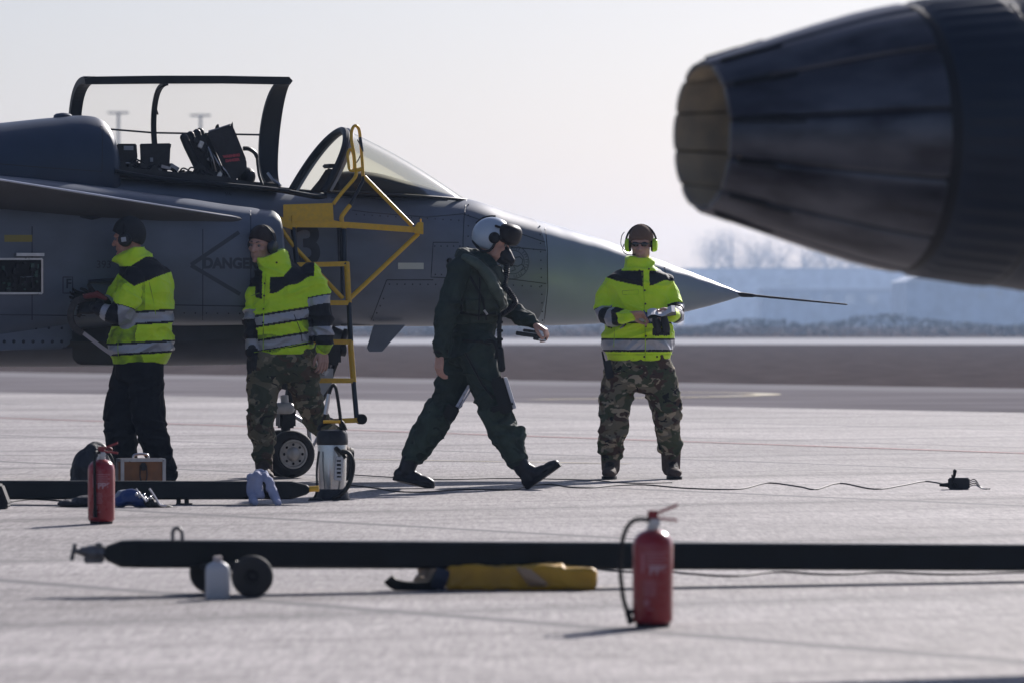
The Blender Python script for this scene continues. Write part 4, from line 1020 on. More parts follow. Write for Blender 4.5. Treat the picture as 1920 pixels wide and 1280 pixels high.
def cls4(c):
    yp = HY-(c[:, 2]+pn.root.z-H)*pn.k; xp = 960+(c[:, 0]+pn.root.x)*pn.k
    idx = np.zeros(len(c), int)
    jag = np.interp(xp, [1110, 1128, 1155, 1206, 1209, 1222, 1245, 1268, 1290], [512, 517, 527, 538, 537, 536, 526, 528, 526])
    jag = np.where((xp > 1206) & (xp < 1217), 508, jag)
    idx[(yp < jag) & (yp > 497)] = 1
    idx[(np.hypot(xp-1199, 0) < 34) & (yp < 508)] = 0
    for lo, hi, i in ((586, 590, 1), (590, 603, 2), (603, 607, 1), (634, 638, 1), (638, 655, 2), (655, 659, 1)):
        idx[(yp >= lo) & (yp < hi)] = i
    for arm in (aLw, aRw):
        t, d = seg_t(c, arm); m_ = (d < .098) & (t > .16) & ((np.abs(xp-1199) > 52) | (c[:, 1] < -.17))
        b_ = bands(t, [(.16, .44, 0), (.44, .455, 1), (.455, .54, 2), (.54, .70, 1), (.70, .80, 2), (.80, .90, 1), (.90, 1.1, 0)])
        idx[m_] = b_[m_]
        t2 = (d < .098) & (t <= .16) & (np.abs(xp-1199) > 52); idx[t2 & (yp > 528)] = 0
    return idx
jk = jacket(pn, body, secs, [aL, aR], [((1198, 510, 0), (1198, 483, -.01), 30, 25, .115, .095)], cls4, JM, seed=1)
seams(jk, jk, pn, [[(1203, 512), (1207, 560), (1209, 640), (1209, 674)]], .0035, MATS['hi_vis_dirty'], 'placket')
seams(jk, jk, pn, [[(1166, 546), (1196, 544)], [(1166, 546), (1167, 553), (1196, 552), (1196, 544)], [(1152, 612), (1150, 650)], [(1134, 664), (1262, 664)]], .0025, MATS['hi_vis_dirty'], 'seam')
snaps(jk, [onmesh(jk, pn, x, y) for x, y in ((1204, 520), (1208, 545), (1209, 570), (1210, 612), (1210, 630), (1207, 668), (1216, 505), (1198, 508), (1231, 668))])
tr = trousers(pn, body, [(662, 1198, 58, .15), (675, 1198, 60, .155), (700, 1198, 66, .16), (718, 1198, 62, .15), (735, 1198, 40, .12)], [lL, lR], m_camo, amp=.022, seed=3, pockets=[(1130, 760, .02, .05, .16, .16), (1270, 765, .02, .05, .16, .16), (1130, 848, .0, .04, .12, .05), (1270, 848, 0, .04, .12, .05)])
for xx, s_ in ((1145, -1), (1258, 1)):
    bm = tb(); an = pn.l(xx, 876, .02); he = pn.l(xx, 900, .06); he.z = .0; to = pn.l(xx+s_*7+3, 900, -.22); to.z = .0
    foot(bm, an, he+Vector((0, 0, .012)), to+Vector((0, 0, .012)), shaft=pn.l(xx, 842, .03), sr=.074, w_=.055)
    bo = finish('boot', remesh(bm, .007, 2), m_boot, body); sole(bo, he, to, Vector((0, 0, 1)), m_black, .054)
    bm = tb()
    for k in range(6): 
        c = he.lerp(to, .42+.05*k)+Vector((0, 0, .115-.010*k)); tube(bm, [c+Vector((-.03, 0, -.004)), c+Vector((0, -.012, .006)), c+Vector((.03, 0, -.004))], .004, n=5)
    build('laces', bm, m_black, bo)
beanie(body, q, M, mat('brown_knit', (.17, .105, .07), .9, bump=.003, bs=90), tilt=-.1)
muffs(body, q, M, r, mat('muff_yellow', (.50, .80, .02), .4), m_satin)
bm = tb()
for sg in (-1, 1): ell(bm, q(.088, sg*.030, .012), (.010, .027, .018), M, 14)
tube(bm, [q(.094, -.012, .018), q(.098, 0, .02), q(.094, .012, .018)], .004, n=6)
for sg in (-1, 1): tube(bm, [q(.085, sg*.055, .016), q(.05, sg*.075, .014), q(.0, sg*.082, .01)], .004, n=6)
build('sunglasses', bm, mat('dark_lens', (.01, .01, .012), .12, spec=.8), body)
bm = tb(); tube(bm, smooth_pts([q(-.01, .125, .0), q(.03, .13, -.04), q(.07, .09, -.065), q(.105, .03, -.058)], 4), .0035, n=6); tube(bm, smooth_pts([q(-.01, .12, .09), q(-.01, .14, .06), q(0, .145, .0), q(0, .12, -.04)], 4), .003, n=6); build('microphone_boom', bm, m_black, body)
# radio on belt, paper in hands, glove
rd = empty('handheld_radio', pn.root+pn.l(1141, 692, -.12), 0, 'small black radio clipped to the belt of the man with yellow ear defenders', 'radio')
o_ = pn.l(1141, 692, -.12); Mr = Matrix.Rotation(R(-12), 3, 'Y')
bm = tb(); box(bm, Vector(), (.055, .035, .13), Mr, bev=.006); build('radio_body', bm, m_satin, rd, smooth=False)
bm = tb(); tube(bm, [Mr @ Vector((-.018, 0, .06)), Mr @ Vector((-.018, 0, .135))], [.009, .006], n=8); build('antenna', bm, m_black, rd)
pp_ = pn.root+pn.l(1240, 585, -.38); nb = empty('notepad', pp_, 0, 'white paper notepad held open by the man with yellow ear defenders', 'notepad')
bm = tb(); Mn = Matrix.Rotation(R(20), 3, 'X') @ Matrix.Rotation(R(-8), 3, 'Y'); rr = []
for k in range(9):
    x = -.10+.2*k/8; z = .012*math.sin(k*1.1); rr.append([Mn @ Vector((x, -.065, z)), Mn @ Vector((x, .065, z)), Mn @ Vector((x, .065, z+.003)), Mn @ Vector((x, -.065, z+.003))])
rings(bm, rr); build('pages', bm, mat('paper', (.72, .72, .74), .8), nb, smooth=False)
bm = tb(); box(bm, Mn @ Vector((0, .0, -.014)), (.205, .135, .004), Mn); build('clipboard', bm, m_satin, nb, smooth=False)
pe = empty('pen', pn.root+pn.l(1212, 590, -.40), 0, 'blue pen in the writing hand of the man with yellow ear defenders', 'pen'); bm = tb(); tube(bm, [Vector((-.02, 0, .03)), Vector((.03, -.01, -.06))], .004, n=8); build('barrel', bm, mat('pen_blue', (.03, .08, .2), .4), pe)
gl = empty('work_gloves', pn.root+pn.l(1240, 606, -.36), 0, 'dark grey and black work gloves dangling under the notepad', 'gloves')
for k, dx in enumerate((-.035, .025)):
    bm = tb(); tube(bm, [Vector((dx-.01, 0, .06)), Vector((dx, -.01, 0)), Vector((dx+.012, 0, -.045))], [.022, .032, .028], n=10, round_caps=True)
    for j in range(4): tube(bm, [Vector((dx-.018+j*.014, 0, -.045)), Vector((dx-.02+j*.016, 0, -.085+.004*abs(j-1.5)))], [.012, .010], n=6, round_caps=True)
    build('glove', bm, [m_glove, MATS['reflective_tape']][k == 9], gl)

# ---- man walking beside the ladder
pn = Pn(40.2, 530)
secs = [(488, 520, 26, .10), (502, 526, 42, .13), (518, 531, 58, .15), (545, 532, 62, .17), (585, 529, 60, .18), (625, 527, 61, .19), (645, 528, 60, .18), (654, 530, 54, .165), (664, 531, 52, .16)]
aL = [(488, 532, .02, 20), (476, 572, -.02, 18), (472, 612, -.06, 16), (471, 642, -.08, 14), (472, 660, -.10, 13)]
aR = [(582, 512, -.02, 22), (596, 552, -.05, 24), (604, 596, -.06, 21), (606, 630, -.06, 18), (606, 650, -.06, 16)]
lL = [(505, 670, -.02, 36), (495, 720, -.05, 33), (490, 770, -.10, 27), (491, 815, -.06, 24), (493, 852, -.05, 21)]
lR = [(556, 665, .03, 36), (570, 715, .06, 31), (582, 760, .10, 27), (604, 798, .2, 24), (630, 828, .3, 21)]
body, f, r, u, q, M = person_body(pn, 'man in yellow hi-vis jacket with dark ear defenders walking past the yellow ladder', (490, 461), Vector((-.50, -.86, -.12)), Vector((.10, 0, 1)),
    [(512, 490, 0, 24, .07), (530, 520, 0, 44, .10), (530, 600, 0, 43, .12), (530, 670, 0, 44, .12), (531, 690, 0, 40, .11)], [aL, aR], [lL, lR],
    [(pn.l(605, 655, -.06), Vector((.05, -.1, -1)), Vector((-.5, .8, 0)), dict(side=-1, curl=.45)), (pn.l(473, 664, -.10), Vector((0, -.1, -1)), Vector((.6, .8, 0)), dict(side=1, curl=.5, sc=.75))])
aLw = [np.array(pn.l(*p[:3])) for p in aL]; aRw = [np.array(pn.l(*p[:3])) for p in aR]
def cls2(c):
    yp = HY-(c[:, 2]+pn.root.z-H)*pn.k; xp = 960+(c[:, 0]+pn.root.x)*pn.k
    idx = np.zeros(len(c), int); cy = c[:, 1]
    d_ = np.where(xp > 508, 552-(xp-508)*.42+2*np.sin(xp*.16), 562-(497-xp)*.25); d_ = np.where((xp > 493) & (xp < 508), 500, d_)
    idx[(yp < d_)] = 1
    rr_ = np.hypot((xp-(509+(yp-480)*.28)), 0); idx[(rr_ < 33) & (yp < 520-np.clip((rr_-12), 0, 40)*.9)] = 0
    yy = yp-(512-xp)*-.0+(xp-530)*.16
    for lo, hi, i in ((583, 587, 1), (587, 603, 2), (603, 607, 1), (629, 633, 1), (633, 649, 2), (649, 653, 1)):
        idx[(yy >= lo) & (yy < hi)] = i
    tR, dR = seg_t(c, aRw); m_ = (dR < .105) & (tR > .12) & (xp > 578-(0)) & (yp > 520)
    b_ = bands(tR, [(.0, .33, 0), (.33, .345, 1), (.345, .45, 2), (.45, .73, 1), (.73, .85, 2), (.85, .97, 1), (.97, 1.2, 0)])
    idx[m_] = b_[m_]; idx[(dR < .1) & (tR < .12) & (xp > 590)] = 0
    tL, dL = seg_t(c, aLw); m_ = (dL < .09) & (tL > .1) & (xp < 485+0*yp) & (c[:, 1] < .05)
    b_ = bands(tL, [(.0, .42, 0), (.42, .56, 2), (.56, .82, 1), (.82, .96, 2), (.96, 1.2, 1)]); idx[m_] = b_[m_]
    dirt = np.array([noise.noise(Vector(p)*4.0) for p in c]); idx[(idx == 0) & (dirt > .05) & (yp > 600)] = 3
    return idx
jk = jacket(pn, body, secs, [aL, aR], [((521, 505, 0), (506, 478, -.02), 33, 28, .12, .10, .38)], cls2, JM, seed=5)
seams(jk, jk, pn, [[(500, 515), (497, 560), (495, 660)]], .0035, MATS['hi_vis_dirty'], 'placket'); seams(jk, jk, pn, [[(553, 590), (566, 622), (568, 640)]], .003, m_black, 'seam')
seams(jk, jk, pn, [[(478, 660), (530, 652), (582, 640)], [(472, 555), (488, 550)]], .0025, MATS['hi_vis_dirty'], 'seam')
snaps(jk, [onmesh(jk, pn, x, y) for x, y in ((498, 532), (497, 555), (496, 580), (495, 605), (508, 657), (484, 502), (520, 493))])
trousers(pn, body, [(648, 530, 52, .15), (670, 530, 56, .155), (690, 531, 58, .15), (705, 530, 50, .13), (715, 530, 36, .1)], [lL, lR], m_camo2, amp=.022, seed=8, pockets=[(466+8, 745, -.02, .05, .16, .17), (592, 738, .06, .05, .15, .16), (598, 790, .15, .1, .1, .07)])
bm = tb(); an = pn.l(495, 878, -.04); he = pn.l(492, 905, .03); he.z = 0; to = pn.l(503, 905, -.26); to.z = 0; foot(bm, an, he+Vector((0, 0, .012)), to+Vector((0, 0, .012)), shaft=pn.l(494, 846, -.04), sr=.068, w_=.052)
bo = finish('boot', remesh(bm, .007, 2), m_boot, body); sole(bo, he, to, Vector((0, 0, 1)), m_black, .054)
bm = tb(); an = pn.l(641, 846, .34); he = pn.l(660, 842, .40); to = pn.l(652, 897, .25); foot(bm, an, he, to, shaft=pn.l(628, 826, .3), sr=.06, w_=.05)
bo = finish('boot', remesh(bm, .007, 2), m_boot, body); sole(bo, he, to, an-he, m_black, .052)
beanie(body, q, M, mat('dark_brown_knit', (.035, .022, .02), .9, bump=.003, bs=90), tilt=.05); muffs(body, q, M, r, mat('muff_blue_black', (.02, .028, .045), .3), m_satin); eyes(body, q, M)
bm = tb(); hand(bm, pn.l(473, 662, -.10), Vector((0, -.1, -1)), Vector((.6, .8, 0)), side=1, curl=.5, sc=1.16); tube(bm, [pn.l(472, 653, -.10), pn.l(473, 668, -.10)], .036, n=12, round_caps=True); finish('glove', remesh(bm, .005, 1), m_glove, body)

# ---- man at the left seen from behind
pn = Pn(39.6, 268)
secs = [(488, 262, 28, .12), (500, 266, 40, .15), (515, 269, 50, .18), (545, 272, 51, .19), (590, 270, 53, .20), (625, 266, 59, .20), (648, 265, 62, .20), (668, 264, 56, .18), (682, 262, 50, .16)]
aL = [(250, 528, -.13, 27), (238, 560, -.2, 27), (230, 588, -.22, 24), (206, 588, -.22, 19), (186, 580, -.2, 16)]
aR = [(236, 526, .14, 22), (216, 558, .16, 19), (200, 572, .1, 16), (180, 568, .0, 14)]
lL = [(250, 692, .04, 38), (236, 745, .04, 36), (226, 795, .02, 33), (232, 850, .04, 29), (240, 895, .05, 25)]
lR = [(272, 692, -.04, 36), (274, 745, -.05, 35), (283, 800, -.08, 31), (298, 850, -.06, 26), (311, 895, -.02, 21)]
body, f, r, u, q, M = person_body(pn, 'man in yellow hi-vis jacket and black trousers seen from behind, holding a strap', (240, 449), Vector((-.95, .22, -.12)), Vector((0, 0, 1)),
    [(252, 488, 0, 24, .08), (266, 515, 0, 38, .12), (268, 600, 0, 38, .13), (262, 690, 0, 38, .13), (262, 700, 0, 36, .12)], [aL, aR], [lL, lR],
    [(pn.l(182, 578, -.2), Vector((-1, .3, .05)), Vector((0, .8, -.4)), dict(side=-1, curl=.8, sc=.7)), (pn.l(180, 567, .0), Vector((-1, -.3, .25)), Vector((-.2, -.9, .2)), dict(side=1, curl=.4, sc=.7))], skin=m_skin2)
aLw = [np.array(pn.l(*p[:3])) for p in aL]; aRw = [np.array(pn.l(*p[:3])) for p in aR]
def cls1(c):
    yp = HY-(c[:, 2]+pn.root.z-H)*pn.k; xp = 960+(c[:, 0]+pn.root.x)*pn.k
    idx = np.zeros(len(c), int)
    yoke = np.where(xp < 256, 514+(xp-222)*.68, 537-(xp-256)*.42)
    idx[(yp < yoke) & (xp > 218)] = 1
    idx[(yp < 505-(xp-240)*.65+0) & (xp < 290) & (yp < 500)] = 0; idx[(yp < 482)] = 0
    yy = yp+(xp-265)*.06
    for lo, hi, i in ((583, 587, 1), (587, 605, 2), (605, 609, 1), (640, 644, 1), (644, 660, 2), (660, 664, 1)):
        idx[(yy >= lo) & (yy < hi)] = i
    t, d = seg_t(c, aLw); m_ = (d < .115) & (t > .1) & (c[:, 1] < -.12) & (xp < 258) & (yp > yoke) & (yp < 618)
    b_ = bands(t, [(.0, .50, 0), (.50, .515, 1), (.515, .66, 2), (.66, .82, 1), (.82, .93, 2), (.93, 1.2, 1)]); idx[m_] = b_[m_]
    t, d = seg_t(c, aRw); m_ = (d < .08) & (t > .3) & (xp < 222) & (c[:, 1] > -.1) & (yp < 600)
    b_ = bands(t, [(.0, .55, 0), (.55, .7, 2), (.7, 1.2, 1)]); idx[m_] = b_[m_]
    dirt = np.array([noise.noise(Vector(p)*4.5+Vector((3, 1, 2))) for p in c]); idx[(idx == 0) & (dirt > .12) & (xp < 275)] = 3
    return idx
jk = jacket(pn, body, secs, [aL, aR], [((260, 503, 0), (240, 472, .0), 36, 31, .13, .115, .33)], cls1, JM, seed=9)
seams(jk, jk, pn, [[(226, 612), (224, 650), (226, 682)], [(283, 530), (292, 570), (295, 590)]], .003, MATS['hi_vis_dirty'], 'seam')
trousers(pn, body, [(664, 262, 46, .16), (690, 261, 46, .165), (705, 261, 44, .15), (720, 260, 34, .12)], [lL, lR], m_pants, amp=.015, seed=12)
for xx, dd in ((240, .05), (313, -.02)):
    bm = tb(); g0 = 600+H*F/(pn.D+dd); an = pn.l(xx, g0-26, dd); he = pn.l(xx+9, g0, dd); he.z = 0; to = pn.l(xx-60, g0, dd+.08); to.z = 0; foot(bm, an, he+Vector((0, 0, .012)), to+Vector((0, 0, .012)), shaft=pn.l(xx, g0-40, dd), sr=.055)
    bo = finish('boot', remesh(bm, .007, 2), m_bboot, body); sole(bo, he, to, Vector((0, 0, 1)), m_black)
beanie(body, q, M, mat('charcoal_knit', (.022, .024, .028), .9, bump=.003, bs=90), tilt=.22, h=1.12, low=.012, fat=1.07)
muffs(body, q, M, r, m_satin, m_black); eyes(body, q, M)
for sg in (-1, 1):
    bm = tb(); box(bm, q(-.005, sg*.122, -.004), (.036, .006, .032), M, bev=.002); build('ear_cup_badge', bm, mat('badge_grey', (.4, .42, .46), .4), body, smooth=False)
bm = tb(); tube(bm, [pn.l(192, 580, -.2), pn.l(176, 576, -.2)], [.035, .037], n=12, round_caps=True); hand(bm, pn.l(182, 578, -.2), Vector((-1, .3, .05)), Vector((0, .8, -.4)), side=-1, curl=.8, sc=1.2); finish('glove', remesh(bm, .005, 1), m_glove, body)
bm = tb(); tube(bm, [pn.l(186, 568, .0), pn.l(172, 564, .0)], [.033, .035], n=12, round_caps=True); hand(bm, pn.l(178, 567, .0), Vector((-1, -.3, .25)), Vector((-.2, -.9, .2)), side=1, curl=.4, sc=1.2); finish('glove', remesh(bm, .005, 1), m_glove, body)
sr = pn.root+pn.l(160, 590, -.18); stp = empty('cargo_strap', sr, 0, 'red and pale webbing strap hanging from the gloved hands of the man at left', 'strap')
bm = tb(); pts = smooth_pts([pn.l(178, 562, -.12), pn.l(158, 560, -.2), pn.l(140, 568, -.24), pn.l(132, 590, -.25), pn.l(138, 612, -.25), pn.l(156, 625, -.25)], 6)
off = sr-pn.root
def wband(bm, pts, w_, th, tilt=Vector((0, 1, 0))):
    rr = []
    for i, p in enumerate(pts):
        t = (pts[min(i+1, len(pts)-1)]-pts[max(0, i-1)]).normalized(); n = tilt.cross(t).normalized(); u_ = (tilt*.35+n*.94).normalized(); n2 = t.cross(u_).normalized()
        rr.append([p-u_*w_/2-n2*th/2, p+u_*w_/2-n2*th/2, p+u_*w_/2+n2*th/2, p-u_*w_/2+n2*th/2])
    rings(bm, rr)
wband(bm, [p-off for p in pts], .045, .012); build('padded_webbing', bm, mat('dirty_webbing', (.05, .042, .038), .7, var=.3, vs=30), stp, smooth=False)
bm = tb(); wband(bm, [p-off for p in smooth_pts([pn.l(156, 624, -.25), pn.l(172, 636, -.25), pn.l(190, 650, -.24), pn.l(210, 664, -.22)], 5)], .028, .005); build('pale_webbing', bm, mat('pale_webbing', (.5, .44, .42), .7), stp, smooth=False)
bm = tb(); tube(bm, [p-off for p in (pn.l(160, 556, -.2), pn.l(182, 552, -.2), pn.l(198, 560, -.2))], [.018, .026, .014], n=8, round_caps=True); build('red_pad', bm, mat('red_fabric', (.16, .03, .03), .7), stp)
bm = tb(); tube(bm, [p-off for p in (pn.l(167, 536, -.2), pn.l(172, 545, -.2), pn.l(180, 554, -.2))], [.016, .018, .014], n=8, round_caps=True); build('black_tab', bm, m_black, stp)

# ---- pilot striding to the right
pn = Pn(38.5, 890)
secs = [(476, 894, 26, .10), (490, 890, 40, .17), (510, 889, 47, .21), (545, 891, 50, .22), (580, 889, 48, .21), (610, 886, 43, .19), (630, 884, 40, .18), (650, 882, 40, .18), (672, 884, 42, .18), (690, 884, 30, .15)]
aN = [(864, 505, -.18, 25), (849, 548, -.22, 23), (837, 592, -.24, 20), (830, 630, -.25, 18), (826, 660, -.25, 15)]
aF = [(912, 510, .16, 21), (930, 552, .18, 20), (955, 580, .16, 18), (982, 596, .08, 16), (1000, 606, .03, 13)]
lF = [(893, 655, -.1, 41), (908, 712, -.12, 34), (926, 766, -.12, 28), (950, 820, -.1, 25), (968, 857, -.1, 19)]
lB = [(873, 655, .1, 40), (850, 715, .12, 33), (826, 770, .12, 28), (795, 823, .14, 26), (775, 853, .15, 20)]
body, f, r, u, q, M = person_body(pn, 'striding pilot in dark green flight gear, white helmet and oxygen mask', (927, 457), Vector((.92, -.12, -.30)), Vector((.25, 0, 1)),
    [(905, 485, 0, 24, .07), (890, 510, 0, 36, .14), (890, 580, 0, 34, .15), (884, 650, 0, 32, .14), (884, 670, 0, 30, .13)], [aN, aF], [lF, lB],
    [(pn.l(825, 664, -.25), Vector((-.08, 0, -1)), Vector((.75, .5, 0)), dict(side=-1, curl=.55, sc=1.05)), (pn.l(1000, 606, .03), Vector((.85, -.2, -.5)), Vector((-.5, .1, -.85)), dict(side=-1, curl=.9, sc=1.05))], skin=m_skin)
pilot = body
bm = tb(); torso(bm, pn, secs); limb(bm, pn, aN); limb(bm, pn, aF); limb(bm, pn, lF); limb(bm, pn, lB); me = remesh(bm, .008, 3); wrinkle(me, .020, 9, (1, 1, 1.6), 4)
suit = finish('flight_suit', me, m_flight, body)
# g-suit over legs, waist cut
bm = tb(); limb(bm, pn, [(a, b_, c_, d_+2.5) for a, b_, c_, d_ in lB[2:]]); me = remesh(bm, .008, 3); wrinkle(me, .016, 11, (1, 1, 1.5), 9); finish('g_suit_leg', me, m_gsuit, body)
bm = tb(); limb(bm, pn, [(a, b_, c_, d_+2.5) for a, b_, c_, d_ in lF[2:]]); ell(bm, pn.l(977, 826, -.12), (.034, .055, .11)); me = remesh(bm, .008, 3); wrinkle(me, .016, 11, (1, 1, 1.5), 7); finish('g_suit_leg', me, m_gsuit, body)
# survival vest, collar lobes, pockets
bm = tb(); torso(bm, pn, [(500, 893, 46, .22), (520, 896, 53, .235), (560, 898, 54, .24), (590, 894, 52, .23), (606, 890, 47, .21)])
limb(bm, pn, [(868, 482, -.16, 14), (880, 488, -.2, 15), (905, 505, -.22, 14), (925, 535, -.2, 13), (940, 562, -.15, 10)]); limb(bm, pn, [(872, 480, .1, 14), (900, 484, .15, 13), (922, 505, .16, 12)]); limb(bm, pn, [(868, 480, -.12, 13), (868, 478, .1, 13)])
for (x, y, dd, sx, sy, sz) in ((918, 545, -.2, .13, .07, .13), (885, 572, -.23, .14, .06, .12), (925, 585, -.1, .1, .2, .1), (868, 560, -.2, .1, .08, .16)): box(bm, pn.l(x, y, dd), (sx, sy, sz), bev=.02)
me = remesh(bm, .0075, 3); wrinkle(me, .013, 11, (1, 1, 1.3), 2); vest = finish('survival_vest', me, m_vest, body)
bm = tb(); tube(bm, smooth_pts([onmesh(vest, pn, x, y, .004) for x, y in ((872, 484), (890, 492), (908, 508), (924, 532), (936, 556), (941, 572))], 4), [.030]*8+[.040]*9+[.028]*4, n=12, round_caps=True)
me = remesh(bm, .006, 2); wrinkle(me, .006, 18, (1, 1, 1), 5); finish('life_vest_lobe', me, mat('lobe_green', (.058, .082, .064), .7, var=.2, vs=14), body)
seams(vest, vest, pn, [[(862, 506), (866, 545), (866, 590)], [(878, 512), (905, 560), (912, 600)], [(852, 585), (900, 592), (930, 588)], [(900, 520), (898, 600)]], .009, m_strap, 'harness_strap')
seams(suit, suit, pn, [[(868, 638), (900, 640), (918, 645)], [(873, 660), (905, 720), (925, 745)]], .010, m_strap, 'harness_strap')
bm = tb(); tube(bm, smooth_pts([onmesh(vest, pn, 851, 552, .01), onmesh(vest, pn, 848, 560, .015), onmesh(vest, pn, 853, 570, .02), onmesh(vest, pn, 860, 569, .01)], 4), .006, n=6); build('steel_clip', bm, m_alu, body)
bm = tb(); tube(bm, [onmesh(vest, pn, 908, 582, .01), onmesh(vest, pn, 914, 590, .015)], .008, n=6); build('steel_clip', bm, m_alu, body)
# helmet
m_helm = mat('helmet_shell', (.42, .50, .58), .3, spec=.6, coat=.4)
hf_, hr_, hu_ = f, r, u
bm = tb(); bmesh.ops.create_uvsphere(bm, u_segments=40, v_segments=30, radius=1)
for v in bm.verts:
    x, y, z = v.co; x, y, z = x*.142, y*.125, z*.135
    # face opening: pull the front lower part back
    if x > .03 and z < .015: x = .03+(x-.03)*.12
    if z < -.085: z = -.085+(z+.085)*.3
    v.co = q(x-.026, y, z+.038)
shell = build('helmet', bm, m_helm, body); sub = shell
bm = tb(); 
for sg in (-1, 1):
    tube(bm, smooth_pts([q(.045, sg*.105, .052), q(.022, sg*.118, .02), q(.012, sg*.118, -.03), q(-.01, sg*.112, -.062), q(-.06, sg*.10, -.072), q(-.13, sg*.05, -.035), q(-.145, 0, -.02)], 4), .009, n=8)
build('helmet_edge_roll', bm, m_black, shell)
bm = tb()
for sg in (-1, 1): lathe(bm, [(0, .039), (.012, .039), (.017, .030)], q(.004, sg*.116, .036), r*sg, 24)
build('helmet_ear_disc', bm, m_black, shell)
bm = tb(); ribp = [q(-.026+.146*math.cos(a), -.02, .038+.139*math.sin(a)) for a in [R(100)+R(58)*i/10 for i in range(11)]]; tube(bm, ribp, .009, n=6); ribp = [q(-.026+.146*math.cos(a), -.085, .042+.10*math.sin(a)) for a in [R(40)+R(42)*i/8 for i in range(9)]]; tube(bm, ribp, .010, n=6); build('helmet_stripe', bm, m_black, shell)
bm = tb(); bmesh.ops.create_uvsphere(bm, u_segments=28, v_segments=18, radius=1)
for v in bm.verts:
    x, y, z = v.co; v.co = q(.086+math.copysign(abs(x)**.8, x)*.078-abs(y)*.03, y*.118, .090+math.copysign(abs(z)**.75, z)*.074)
build('visor_cover', bm, mat('visor_black', (.010, .008, .010), .5, spec=.25), shell)
bm = tb(); box(bm, q(.03, -.112, .115), (.1, .012, .016), M, bev=.003); box(bm, q(.03, .112, .115), (.1, .012, .016), M, bev=.003); build('visor_track', bm, m_black, shell)
bm = tb(); tube(bm, [q(-.03, -.117, -.03), q(-.01, -.119, -.034)], .008, n=6); box(bm, q(-.055, -.113, .01), (.03, .006, .035), M, bev=.002); build('helmet_decal', bm, MATS['marking_grey'], shell)
bm = tb(); tube(bm, [q(.075, 0, -.035), q(.108, 0, -.058), q(.145, 0, -.075)], [.048, .046, .028], n=16, round_caps=True); ell(bm, q(.09, 0, -.085), (.05, .04, .036), M)
tube(bm, [q(.1, -.03, -.07), q(.135, -.04, -.09), q(.15, -.04, -.1)], [.018, .02, .014], n=10, round_caps=True); tube(bm, [q(.06, -.04, -.04), q(.0, -.105, -.02)], .008, n=6); msk = build('oxygen_mask', bm, m_satin, body)
bm = tb(); hp = smooth_pts([q(.12, 0, -.105), pn.l(950, 512, -.06), pn.l(946, 535, -.12), pn.l(958, 552, -.18), pn.l(966, 568, -.2), pn.l(955, 580, -.22), pn.l(940, 590, -.22)], 12)
tube(bm, hp, [.019+(.003 if i % 2 else -.002) for i in range(len(hp))], n=12); build('oxygen_hose', bm, m_satin, msk)
bm = tb(); tube(bm, smooth_pts([pn.l(938, 588, -.22), pn.l(936, 620, -.23), pn.l(937, 655, -.23)], 5), .016, n=8); tube(bm, [pn.l(937, 655, -.23), pn.l(941, 690, -.23)], .026, n=10, round_caps=True); tube(bm, smooth_pts([pn.l(910, 640, -.2), pn.l(925, 640, -.24), pn.l(932, 655, -.24), pn.l(930, 672, -.24)], 4), .014, n=8)
for k in range(3): box(bm, pn.l(937, 604+k*16, -.235), (.045, .03, .02), bev=.004)
build('hose_connector', bm, m_strap, body)
# kneeboards strapped on the thighs
def slab(bm, c, sx, sy, sz, ang, mi=0, bev=.004): box(bm, c, (sx, sy, sz), Matrix.Rotation(ang, 3, 'Y'), bev=bev, mi=mi)
bm = tb(); slab(bm, pn.l(941, 740, -.14), .09, .24, .25, R(-17), bev=.012); slab(bm, pn.l(941, 762, -.14), .16, .26, .04, R(-17), bev=.012); kb = build('knee_pocket', bm, m_strap, body, smooth=False)
bm = tb(); slab(bm, pn.l(956, 736, -.14), .026, .20, .22, R(-17)); build('knee_papers', bm, MATS['paper'], kb, smooth=False)
bm = tb(); slab(bm, pn.l(846, 772, .04), .09, .18, .10, R(28), bev=.012); kb = build('knee_pocket', bm, m_strap, body, smooth=False)
bm = tb(); slab(bm, pn.l(867, 744, .06), .02, .14, .19, R(30)); slab(bm, pn.l(872, 747, .02), .012, .10, .16, R(32)); build('knee_papers', bm, mat('printed_paper', (.6, .6, .66), .8, var=.25, vs=60), kb, smooth=False)
# boots
bm = tb(); an = pn.l(981, 879, -.1); he = pn.l(988, 917, -.1); to = pn.l(1051, 872, -.16); foot(bm, an, he, to, shaft=pn.l(972, 862, -.1), sr=.062, w_=.05)
bo = finish('boot', remesh(bm, .0065, 2), m_bboot, body); sole(bo, he, to, an-he, m_black, .05)
bm = tb(); an = pn.l(762, 880, .15); he = pn.l(737, 898, .15); to = pn.l(812, 919, .10); to.z = max(to.z, .0); foot(bm, an, he, to, shaft=pn.l(769, 862, .15), sr=.062, w_=.05)
bo = finish('boot', remesh(bm, .0065, 2), m_bboot, body); sole(bo, he, to, an-he, m_black, .05)
bm = tb(); tube(bm, [pn.l(828, 652, -.25), pn.l(826, 663, -.25)], .050, n=16); build('cuff', bm, m_strap, body)
eyes(body, q, M)
